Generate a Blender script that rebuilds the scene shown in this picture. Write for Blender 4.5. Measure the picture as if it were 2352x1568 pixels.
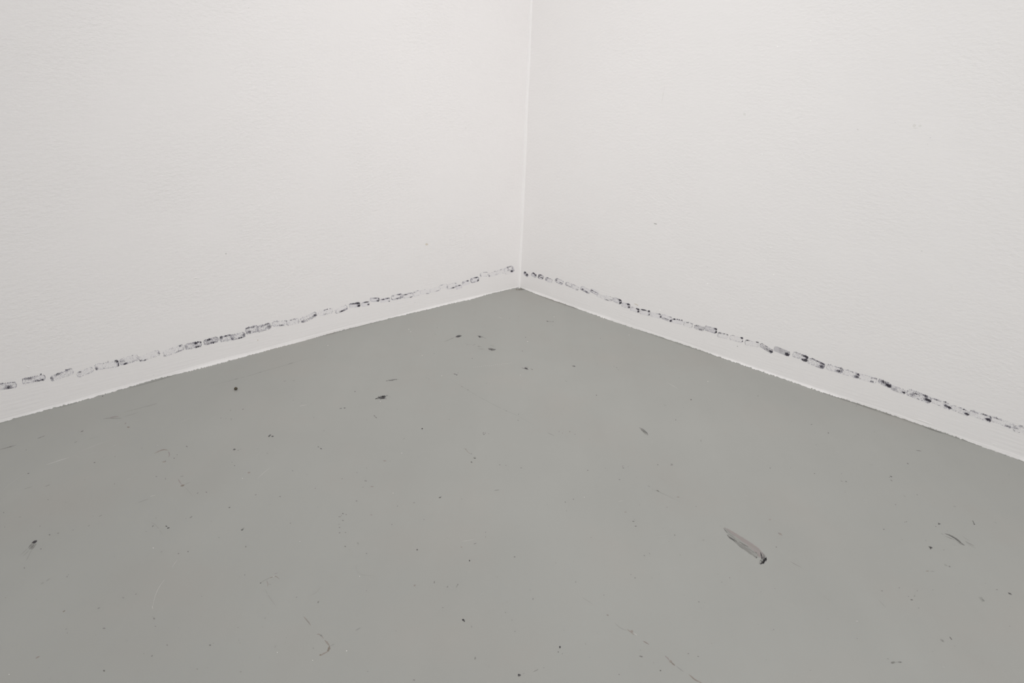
import bpy, math, random
import numpy as np
from mathutils import Vector

# ------------------------------------------------------------------ camera
for o in list(bpy.data.objects):
    bpy.data.objects.remove(o)
SC = bpy.context.scene
COL = SC.collection
W, HH = 2352.0, 1568.0
F_PX, PITCH, ROLL, YAW = 1385.278, 0.3921103, 0.0381365, -0.0088395
CAM = np.array([0.000775, -3.51607, 1.1])


def cam_axes():
    f = np.array([math.sin(YAW) * math.cos(PITCH), math.cos(YAW) * math.cos(PITCH), -math.sin(PITCH)])
    rt = np.array([math.cos(YAW), -math.sin(YAW), 0.0])
    up = np.cross(rt, f)
    return math.cos(ROLL) * rt + math.sin(ROLL) * up, -math.sin(ROLL) * rt + math.cos(ROLL) * up, f


RT, UP, FW = cam_axes()
cd = bpy.data.cameras.new('camera')
cam = bpy.data.objects.new('camera', cd)
COL.objects.link(cam)
from mathutils import Matrix
cam.matrix_world = Matrix(((RT[0], UP[0], -FW[0], CAM[0]), (RT[1], UP[1], -FW[1], CAM[1]),
                           (RT[2], UP[2], -FW[2], CAM[2]), (0, 0, 0, 1)))
cd.sensor_width = 36.0
cd.lens = F_PX * 36.0 / W
cd.clip_start = 0.02
SC.camera = cam

# ------------------------------------------------------------------ light
SC.view_settings.view_transform = 'Standard'
SC.view_settings.look = 'None'
SC.view_settings.gamma = 1.0
SC.view_settings.use_curve_mapping = False
SC.view_settings.exposure = 0.0
world = bpy.data.worlds.new('world')
SC.world = world
world.use_nodes = True
bg = world.node_tree.nodes['Background']
bg.inputs[0].default_value = (1.0, 0.995, 0.985, 1)
bg.inputs[1].default_value = 0.70


def area(name, loc, target, size, power, color):
    l = bpy.data.lights.new(name, 'AREA')
    l.shape = 'RECTANGLE'
    l.size, l.size_y = size
    l.energy = power
    l.color = color
    o = bpy.data.objects.new(name, l)
    COL.objects.link(o)
    o.location = loc
    d = Vector(target) - Vector(loc)
    o.rotation_euler = d.to_track_quat('-Z', 'Y').to_euler()
    return o


# added unseen fill lights around the camera, balanced to brighten walls and floor
area('overhead_fill_light', (0.0, -2.4, 3.2), (0.05, -0.2, 0.1), (0.6, 0.6), 3.8, (1.0, 0.985, 0.97)).data.spread = math.radians(80)
area('rear_fill_light', (0.0, -5.5, 2.2), (0.05, -0.2, 0.6), (1.6, 1.0), 5.4, (1.0, 0.985, 0.97)).data.spread = math.radians(70)
area('side_fill_light', (1.6, -3.8, 2.0), (0.0, -0.2, 0.8), (1.5, 1.5), 14.4, (1.0, 0.99, 0.985))


# ------------------------------------------------------------------ materials
IRR = 1.0


def lin(c):
    c = c / 255.0
    return c / 12.92 if c <= 0.04045 else ((c + 0.055) / 1.055) ** 2.4


WALL_REF = (219, 216, 213)
WALL_ALB = (0.885, 0.872, 0.86)


def from_wall(rgb, ref=WALL_REF, alb=WALL_ALB):
    """albedo of an ink whose tone against the paint around it is rgb against ref"""
    return tuple(alb[i] * lin(rgb[i]) / lin(ref[i]) for i in range(3))


FLOOR_REF = (163, 163, 157)
FLOOR_ALB = (0.380, 0.381, 0.361)


def from_floor(rgb):
    return from_wall(rgb, FLOOR_REF, FLOOR_ALB)


def new_mat(name, color, rough=0.7, spec=0.3):
    m = bpy.data.materials.new(name)
    m.use_nodes = True
    b = m.node_tree.nodes['Principled BSDF']
    b.inputs['Base Color'].default_value = (*color, 1)
    b.inputs['Roughness'].default_value = rough
    b.inputs['Specular IOR Level'].default_value = spec
    return m, m.node_tree, b


def N(nt, kind, **kw):
    n = nt.nodes.new(kind)
    for k, v in kw.items():
        setattr(n, k, v)
    return n


def wall_material(name, along, tint=(1, 1, 1), strength=0.8):
    """matt white emulsion: roller stipple, low plaster waves, brushed streaks low down"""
    col = tuple(WALL_ALB[i] * tint[i] for i in range(3))
    m, nt, b = new_mat(name, col, 0.62, 0.25)
    L = nt.links
    geo = N(nt, 'ShaderNodeNewGeometry')
    sep = N(nt, 'ShaderNodeSeparateXYZ')
    L.new(geo.outputs['Position'], sep.inputs[0])
    dot = N(nt, 'ShaderNodeVectorMath', operation='DOT_PRODUCT')
    L.new(geo.outputs['Position'], dot.inputs[0])
    dot.inputs[1].default_value = along
    comb = N(nt, 'ShaderNodeCombineXYZ')
    L.new(dot.outputs['Value'], comb.inputs[0])
    L.new(sep.outputs[2], comb.inputs[1])

    def noise(sx, sy, scale, detail, rough=0.55):
        mp = N(nt, 'ShaderNodeMapping')
        mp.inputs['Scale'].default_value = (sx, sy, 1)
        L.new(comb.outputs[0], mp.inputs[0])
        n = N(nt, 'ShaderNodeTexNoise')
        n.inputs['Scale'].default_value = scale
        n.inputs['Detail'].default_value = detail
        n.inputs['Roughness'].default_value = rough
        L.new(mp.outputs[0], n.inputs[0])
        return n.outputs[0]

    stip = noise(0.62, 1.25, 80, 5, 0.62)
    wave = noise(0.7, 1.0, 9, 3)
    brush = noise(0.16, 2.4, 55, 4, 0.6)
    low = N(nt, 'ShaderNodeMapRange')
    L.new(sep.outputs[2], low.inputs[0])
    low.inputs['From Min'].default_value = 0.06
    low.inputs['From Max'].default_value = 0.24
    low.inputs['To Min'].default_value = 1
    low.inputs['To Max'].default_value = 0
    mix = N(nt, 'ShaderNodeMix', data_type='FLOAT')
    L.new(low.outputs[0], mix.inputs[0])
    L.new(stip, mix.inputs[2])
    bs = N(nt, 'ShaderNodeMath', operation='MULTIPLY')
    L.new(brush, bs.inputs[0])
    bs.inputs[1].default_value = 0.6
    L.new(bs.outputs[0], mix.inputs[3])
    # the stipple comes and goes over the wall
    patch = noise(1, 1, 2.3, 2)
    pr = N(nt, 'ShaderNodeMapRange')
    L.new(patch, pr.inputs[0])
    pr.inputs['From Min'].default_value = 0.35
    pr.inputs['From Max'].default_value = 0.65
    pr.inputs['To Min'].default_value = 0.35 * strength
    pr.inputs['To Max'].default_value = 1.0 * strength
    b1 = N(nt, 'ShaderNodeBump')
    b1.inputs['Distance'].default_value = 0.0022
    L.new(pr.outputs[0], b1.inputs['Strength'])
    L.new(mix.outputs[0], b1.inputs['Height'])
    b2 = N(nt, 'ShaderNodeBump')
    b2.inputs['Distance'].default_value = 0.010
    b2.inputs['Strength'].default_value = 0.16
    L.new(wave, b2.inputs['Height'])
    L.new(b2.outputs[0], b1.inputs['Normal'])
    L.new(b1.outputs[0], b.inputs['Normal'])
    # faint clouding of the paint
    cl = noise(0.8, 1, 3.0, 4)
    cr = N(nt, 'ShaderNodeMapRange')
    L.new(cl, cr.inputs[0])
    cr.inputs['To Min'].default_value = 0.985
    cr.inputs['To Max'].default_value = 1.015
    vm = N(nt, 'ShaderNodeVectorMath', operation='SCALE')
    vm.inputs[0].default_value = col
    L.new(cr.outputs[0], vm.inputs['Scale'])
    L.new(vm.outputs[0], b.inputs['Base Color'])
    return m


A_DIR = np.array([1, -1, 0]) / 2 ** .5    # along the right wall, away from the corner
B_DIR = np.array([-1, -1, 0]) / 2 ** .5   # along the left wall
N_R = np.array([-1, -1, 0]) / 2 ** .5     # normals into the room
N_L = np.array([1, -1, 0]) / 2 ** .5
ZV = np.array([0, 0, 1.0])

M_WL = wall_material('white_wall_paint_left', tuple(B_DIR), (0.993, 0.983, 0.992), 1.05)
M_WR = wall_material('white_wall_paint_right', tuple(A_DIR), (0.997, 0.992, 1.0))
M_WASH_L = wall_material('lavender_ink_wash_left', tuple(B_DIR), (0.945, 0.935, 0.968))
M_WASH_R = wall_material('lavender_ink_wash_right', tuple(A_DIR), (0.955, 0.948, 0.975))
M_LIFT_L = wall_material('clear_size_left', tuple(B_DIR), (0.975, 0.965, 0.982), 1.05)
M_LIFT_R = wall_material('clear_size_right', tuple(A_DIR), (0.975, 0.970, 0.985))


def floor_material(name='grey_floor_paint', dirt=None):
    """grey floor paint; with dirt, the same paint under a film of dirt that thins out towards its rim"""
    m, nt, b = new_mat(name, FLOOR_ALB, 0.55, 0.35)
    L = nt.links
    geo = N(nt, 'ShaderNodeNewGeometry')

    def noise(scale, detail, sc=(1, 1, 1), rot=0.0, rough=0.55):
        mp = N(nt, 'ShaderNodeMapping')
        mp.inputs['Scale'].default_value = sc
        mp.inputs['Rotation'].default_value = (0, 0, rot)
        L.new(geo.outputs['Position'], mp.inputs[0])
        n = N(nt, 'ShaderNodeTexNoise')
        n.inputs['Scale'].default_value = scale
        n.inputs['Detail'].default_value = detail
        n.inputs['Roughness'].default_value = rough
        L.new(mp.outputs[0], n.inputs[0])
        return n.outputs[0]

    def rng(s, a, b_, lo=0.3, hi=0.7):
        r = N(nt, 'ShaderNodeMapRange')
        L.new(s, r.inputs[0])
        r.inputs['From Min'].default_value = lo
        r.inputs['From Max'].default_value = hi
        r.inputs['To Min'].default_value = a
        r.inputs['To Max'].default_value = b_
        return r.outputs[0]

    cloud = rng(noise(1.6, 4), 0.97, 1.03)
    streak = rng(noise(6, 4, (1, 0.09, 1), math.radians(45)), 0.985, 1.015)
    mul = N(nt, 'ShaderNodeMath', operation='MULTIPLY')
    L.new(cloud, mul.inputs[0])
    L.new(streak, mul.inputs[1])
    fine = rng(noise(420, 2), 0.985, 1.015)
    mul2 = N(nt, 'ShaderNodeMath', operation='MULTIPLY')
    L.new(mul.outputs[0], mul2.inputs[0])
    L.new(fine, mul2.inputs[1])
    warm = N(nt, 'ShaderNodeMix', data_type='RGBA')
    L.new(rng(noise(2.6, 3), 0, 1, 0.5, 0.72), warm.inputs[0])
    warm.inputs[6].default_value = (*FLOOR_ALB, 1)
    warm.inputs[7].default_value = (FLOOR_ALB[0] * 1.012, FLOOR_ALB[1] * 0.992, FLOOR_ALB[2] * 0.985, 1)
    vm = N(nt, 'ShaderNodeVectorMath', operation='SCALE')
    L.new(warm.outputs[2], vm.inputs[0])
    L.new(mul2.outputs[0], vm.inputs['Scale'])
    if dirt is None:
        L.new(vm.outputs[0], b.inputs['Base Color'])
    else:
        at = N(nt, 'ShaderNodeAttribute', attribute_name='thickness')
        ma = N(nt, 'ShaderNodeMath', operation='MULTIPLY_ADD')
        L.new(noise(330, 3), ma.inputs[0])
        ma.inputs[1].default_value = 1.9
        ma.inputs[2].default_value = -0.95
        mb = N(nt, 'ShaderNodeMath', operation='MULTIPLY_ADD')
        L.new(at.outputs['Fac'], mb.inputs[0])
        mb.inputs[1].default_value = 1.65
        L.new(ma.outputs[0], mb.inputs[2])
        mb.use_clamp = True
        mx = N(nt, 'ShaderNodeMix', data_type='RGBA')
        L.new(mb.outputs[0], mx.inputs[0])
        L.new(vm.outputs[0], mx.inputs[6])
        mx.inputs[7].default_value = (*dirt, 1)
        L.new(mx.outputs[2], b.inputs['Base Color'])
        gt = N(nt, 'ShaderNodeMath', operation='GREATER_THAN')
        L.new(mb.outputs[0], gt.inputs[0])
        gt.inputs[1].default_value = 0.3
        L.new(gt.outputs[0], b.inputs['Alpha'])
    L.new(rng(noise(3, 3), 0.5, 0.62), b.inputs['Roughness'])
    bp = N(nt, 'ShaderNodeBump')
    bp.inputs['Distance'].default_value = 0.003
    bp.inputs['Strength'].default_value = 0.12
    L.new(noise(40, 4, (1, 0.3, 1), math.radians(45)), bp.inputs['Height'])
    L.new(bp.outputs[0], b.inputs['Normal'])
    return m


M_FLOOR = floor_material()


def ink(name, rgb, conv, rough=0.75, soft=None):
    """dried ink or dirt; fine mottling so that it never reads as one flat tone"""
    if soft:
        return floor_material(name, conv(rgb))
    c = conv(rgb)
    m, nt, b = new_mat(name, c, rough, 0.2)
    geo = N(nt, 'ShaderNodeNewGeometry')
    n = N(nt, 'ShaderNodeTexNoise')
    n.inputs['Scale'].default_value = 260
    nt.links.new(geo.outputs['Position'], n.inputs[0])
    r = N(nt, 'ShaderNodeMapRange')
    nt.links.new(n.outputs[0], r.inputs[0])
    r.inputs['To Min'].default_value = 0.85
    r.inputs['To Max'].default_value = 1.15
    v = N(nt, 'ShaderNodeVectorMath', operation='SCALE')
    v.inputs[0].default_value = c
    nt.links.new(r.outputs[0], v.inputs['Scale'])
    nt.links.new(v.outputs[0], b.inputs['Base Color'])
    return m


WALL_INKS = [ink('black_ink', (58, 55, 62), from_wall), ink('dark_grey_ink', (98, 94, 104), from_wall),
             ink('grey_violet_ink', (134, 130, 142), from_wall), ink('pale_grey_ink', (172, 169, 175), from_wall)]
FP = {
    'black': ink('floor_black', (58, 56, 58), from_floor, soft=1.5), 'dark': ink('floor_dark', (86, 85, 83), from_floor, soft=1.5),
    'mid': ink('floor_mid', (114, 113, 108), from_floor, soft=1.5), 'soft': ink('floor_soft', (133, 132, 127), from_floor, soft=1.5),
    'faint': ink('floor_faint', (148, 148, 142), from_floor, soft=1.5), 'ghost': ink('floor_ghost', (156, 155, 149), from_floor, soft=1.5),
    'brown': ink('floor_brown', (132, 124, 114), from_floor, soft=1.5), 'tan': ink('floor_tan', (147, 140, 132), from_floor, soft=1.5),
    'rose': ink('floor_rose', (150, 143, 139), from_floor, soft=1.5),
    'pale': ink('floor_pale', (186, 185, 179), from_floor, soft=1.5), 'chalk': ink('floor_chalk', (172, 172, 166), from_floor, soft=1.5),
    'white': ink('floor_white', (214, 212, 206), from_floor, soft=1.5),
}

# ------------------------------------------------------------------ helpers


def link(name, verts, faces, mats, idx=None, parent=None, smooth=False):
    me = bpy.data.meshes.new(name)
    me.from_pydata([tuple(map(float, v)) for v in verts], [], faces)
    for m in mats:
        me.materials.append(m)
    if idx is not None:
        me.polygons.foreach_set('material_index', np.array(idx, dtype=np.int32))
    if smooth:
        me.polygons.foreach_set('use_smooth', np.ones(len(faces), dtype=bool))
    me.update()
    o = bpy.data.objects.new(name, me)
    COL.objects.link(o)
    if parent:
        o.parent = parent
    return o


def recenter(o):
    """origin in the middle of the thing, where it touches its wall or floor"""
    me = o.data
    n = len(me.vertices)
    co = np.empty(n * 3)
    me.vertices.foreach_get('co', co)
    co = co.reshape(-1, 3)
    c = (co.max(0) + co.min(0)) / 2
    me.vertices.foreach_set('co', (co - c).ravel())
    me.update()
    o.location = c


def tag(o, label, cat, group=None):
    o['label'] = label
    o['category'] = cat
    if group:
        o['group'] = group


def ray(x, y):
    d = FW * F_PX + RT * (x - W / 2) - UP * (y - HH / 2)
    return d / np.linalg.norm(d)


def on_floor(x, y, lift=0.0):
    d = ray(x, y)
    t = (lift - CAM[2]) / d[2]
    return CAM + t * d


# where the skirting meets the floor, read off the photograph and smoothed into a wall line
TL = [(-60, 988), (0, 972), (84, 949.5), (185, 922.4), (300, 889.5), (322, 884.8), (388, 865), (424, 856), (488, 841), (580, 815),
      (639, 798.6), (687.5, 786), (751, 765.5), (815, 750), (860, 741), (1000, 708.6), (1064, 692.6), (1120, 680),
      (1153, 671), (1187, 663.5)]
TR = [(1198, 663), (1228, 676), (1254, 685), (1305, 702), (1341, 715.6), (1381, 729.7), (1427, 744.3), (1490, 764.7),
      (1514, 772), (1571, 793.3), (1633, 815.6), (1691, 836.7), (1750, 856), (1819, 878.8), (1886, 901.8),
      (1946, 919.6), (2056, 954.7), (2165, 994), (2222, 1014.5), (2308, 1044), (2352, 1061.5), (2410, 1083)]


def trace(points, along, nrm):
    s, w = [], []
    for x, y in points:
        p = on_floor(x, y)
        s.append(p @ along)
        w.append(p @ nrm)
    s, w = np.array(s), np.array(w)
    k = np.argsort(s)
    s, w = s[k], w[k]
    basis = np.stack([s, s ** 2, s ** 3], 1)
    c = np.linalg.lstsq(basis, w, rcond=None)[0]
    return s, w, c


SL, WLr, CL = trace(TL, B_DIR, N_L)
SR, WRr, CR = trace(TR, A_DIR, N_R)
S_END = 3.9


def bow(c, s, send):
    s = min(max(s, 0.0), send)
    return float(c[0] * s + c[1] * s ** 2 + c[2] * s ** 3)


LIP = 0.0035


def wall_w(side, s):
    """how far the slightly bowed wall stands off its straight plan line"""
    if side == 'L':
        return bow(CL, s, SL[-1]) - LIP
    return bow(CR, s, SR[-1]) - LIP


def on_wall(side, x, y, lift):
    al, nr = (B_DIR, N_L) if side == 'L' else (A_DIR, N_R)
    d = ray(x, y)
    w = 0.0
    for _ in range(6):
        t = (w + lift - CAM @ nr) / (d @ nr)
        p = CAM + t * d
        w = wall_w(side, p @ al)
    return p


# ------------------------------------------------------------------ room shell
def make_wall(side, mat):
    al, nr = (B_DIR, N_L) if side == 'L' else (A_DIR, N_R)
    ns, nz = 90, 12
    zs = np.linspace(-0.02, 3.1, nz + 1)
    ss = np.linspace(-0.02, S_END, ns + 1)
    v, f = [], []
    for s in ss:
        p = al * s + nr * wall_w(side, s)
        for z in zs:
            v.append(p + ZV * z)
    for i in range(ns):
        for j in range(nz):
            a = i * (nz + 1) + j
            q = (a, a + 1, a + nz + 2, a + nz + 1)
            f.append(q if side == 'R' else q[::-1])
    # the thickness behind the face
    n0 = len(v)
    for s in (ss[0], ss[-1]):
        for z in (zs[0], zs[-1]):
            v.append(al * s - nr * 0.15 + ZV * z)
    f.append((n0, n0 + 1, n0 + 3, n0 + 2))
    top = [i * (nz + 1) + nz for i in range(ns + 1)]
    f.append(tuple(top) + (n0 + 3, n0 + 1))
    end = [ns * (nz + 1) + j for j in range(nz + 1)]
    f.append(tuple(end) + (n0 + 3, n0 + 2))
    o = link('wall_left' if side == 'L' else 'wall_right', v, f, [mat])
    o.data.polygons.foreach_set('use_smooth', np.array([i < ns * nz for i in range(len(f))]))
    o['kind'] = 'structure'
    o['label'] = ('white painted plaster wall left of the room corner' if side == 'L'
                  else 'white painted plaster wall right of the room corner')
    return o


wall_left = make_wall('L', M_WL)
wall_right = make_wall('R', M_WR)

fl_v = [(-4.2, -6.2, 0), (4.2, -6.2, 0), (4.2, 0.3, 0), (-4.2, 0.3, 0), (-4.2, -6.2, -.1), (4.2, -6.2, -.1), (4.2, 0.3, -.1), (-4.2, 0.3, -.1)]
floor = link('floor', fl_v, [(0, 1, 2, 3), (7, 6, 5, 4), (0, 4, 5, 1), (1, 5, 6, 2), (2, 6, 7, 3), (3, 7, 4, 0)], [M_FLOOR])
floor['kind'] = 'structure'
floor['label'] = 'worn matt grey painted floor'


def vnoise(seed):
    rs = np.random.RandomState(seed)
    tab = rs.rand(4096) * 2 - 1

    def f(x):
        i = math.floor(x)
        t = x - i
        t = t * t * (3 - 2 * t)
        return tab[i % 4096] * (1 - t) + tab[(i + 1) % 4096] * t
    return f


FOOT = {}


def make_skirt(side, mat, seed):
    """the plastered foot of the wall: a low cove whose painted edge runs ragged over the floor"""
    al, nr = (B_DIR, N_L) if side == 'L' else (A_DIR, N_R)
    sr, wr = (SL, WLr) if side == 'L' else (SR, WRr)
    n1, n2, n3, n4 = (vnoise(seed + i) for i in range(4))
    step = 0.0016
    ss = np.arange(0.0, S_END - .05, step)
    v, f = [], []
    foot = []
    rows = 7
    for s in ss:
        w = wall_w(side, s)
        tr = float(np.interp(s, sr, wr))
        amp = 0.6 + 0.5 * n4(s * 4)
        sm = w + LIP
        edge = sm + 0.55 * (tr - sm) + 0.0010 * n1(s * 25) + 0.0012 * amp * n2(s * 95) + 0.0009 * amp * n3(s * 260)
        # flakes: the edge stands still and then jumps
        edge += 0.0024 * max(0.0, n4(math.floor(s * 34) * 1.37)) * (1 if n1(s * 9) > 0.1 else 0)
        edge = max(edge, w + 0.0015)
        e = edge - w
        foot.append(edge)
        # floor paint that was brushed up the foot of the wall, ragged along its top
        run = max(0.0, 0.35 + 0.9 * n3(s * 5 + 3)) * 0.0035
        rag = run + 0.0016 * max(0, n2(s * 150 + 5)) + 0.0022 * max(0, n4(s * 330)) * (1 if n1(s * 14 + 8) > -.2 else 0.2)
        rag += 0.0012 * (n2(math.floor(s * 210) * 1.7))
        rag = min(max(rag, 0.0), 0.0060)
        top = max(0.0135 + 0.003 * n1(s * 7) + 0.001 * n2(s * 60), rag + 0.004)

        def off(z):
            k = max(0.0, 1 - z / top)
            return 0.0003 + (e - 0.0003) * k ** 2.6 + 0.0004 * n2(s * 40 + z * 300) * k
        prof = [(-0.0012, top + 0.003), (0.0003, top), (off(rag + (top - rag) * .62), rag + (top - rag) * .62), (off(rag + (top - rag) * .3), rag + (top - rag) * .3)]
        prof += [(off(rag) + .0002, rag + .0004), (off(rag), rag), (e, -0.0005)]
        for o_, z in prof:
            v.append(al * s + nr * (w + o_) + ZV * z)
    FOOT[side] = (ss, np.array(foot))
    mi = []
    for i in range(len(ss) - 1):
        for j in range(rows - 1):
            a = i * rows + j
            q = (a, a + rows, a + rows + 1, a + 1)
            f.append(q if side == 'R' else q[::-1])
            mi.append(1 if j == rows - 2 else 0)
    o = link('baseboard_left' if side == 'L' else 'baseboard_right', v, f, [mat, M_FLOOR], mi, smooth=True)
    o['kind'] = 'structure'
    o['label'] = ('white plastered foot of the left wall with a ragged paint edge' if side == 'L'
                  else 'white plastered foot of the right wall with a ragged paint edge')
    return o


skirt_left = make_skirt('L', M_WL, 11)
skirt_right = make_skirt('R', M_WR, 47)


def corner_trim():
    """the soft filler in the vertical corner"""
    v, f = [], []
    n = 7
    nv = vnoise(5)
    zs = np.linspace(0.0, 3.1, 140)
    for z in zs:
        rl = 0.006 + 0.0015 * nv(z * 6)
        rr = 0.011 + 0.003 * nv(z * 4 + 30)
        p0 = B_DIR * rl + N_L * (wall_w('L', rl) - 0.0003)
        p2 = A_DIR * rr + N_R * (wall_w('R', rr) - 0.0003)
        p1 = np.array([0.0, -0.0056, 0.0])
        for k in range(n):
            t = k / (n - 1)
            p = (1 - t) ** 2 * p0 + 2 * t * (1 - t) * p1 + t * t * p2
            v.append(p + ZV * z)
    for i in range(len(zs) - 1):
        for j in range(n - 1):
            a = i * n + j
            f.append((a, a + 1, a + n + 1, a + n))
    o = link('trim_1', v, f, [M_WR], smooth=True)
    o['kind'] = 'structure'
    o['label'] = 'soft rounded white filler in the vertical room corner'


corner_trim()


# ------------------------------------------------------------------ prints on the walls
# side, left end, right end, thickness (px), interior, top, bottom, left, right, spots (x, y, rx, ry), wash, bend, style
# style: w woven dots, s upright stripes, l soft lines, h hollow ring, f faint specks
def P(a, b, h, base=.25, top=.3, bot=.3, le=.3, ri=.3, spots=(), wash=0, bend=0.0, st='w', look=''):
    return dict(a=a, b=b, h=h, base=base, top=top, bot=bot, le=le, ri=ri, spots=spots, wash=wash, bend=bend, st=st, look=look)


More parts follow.
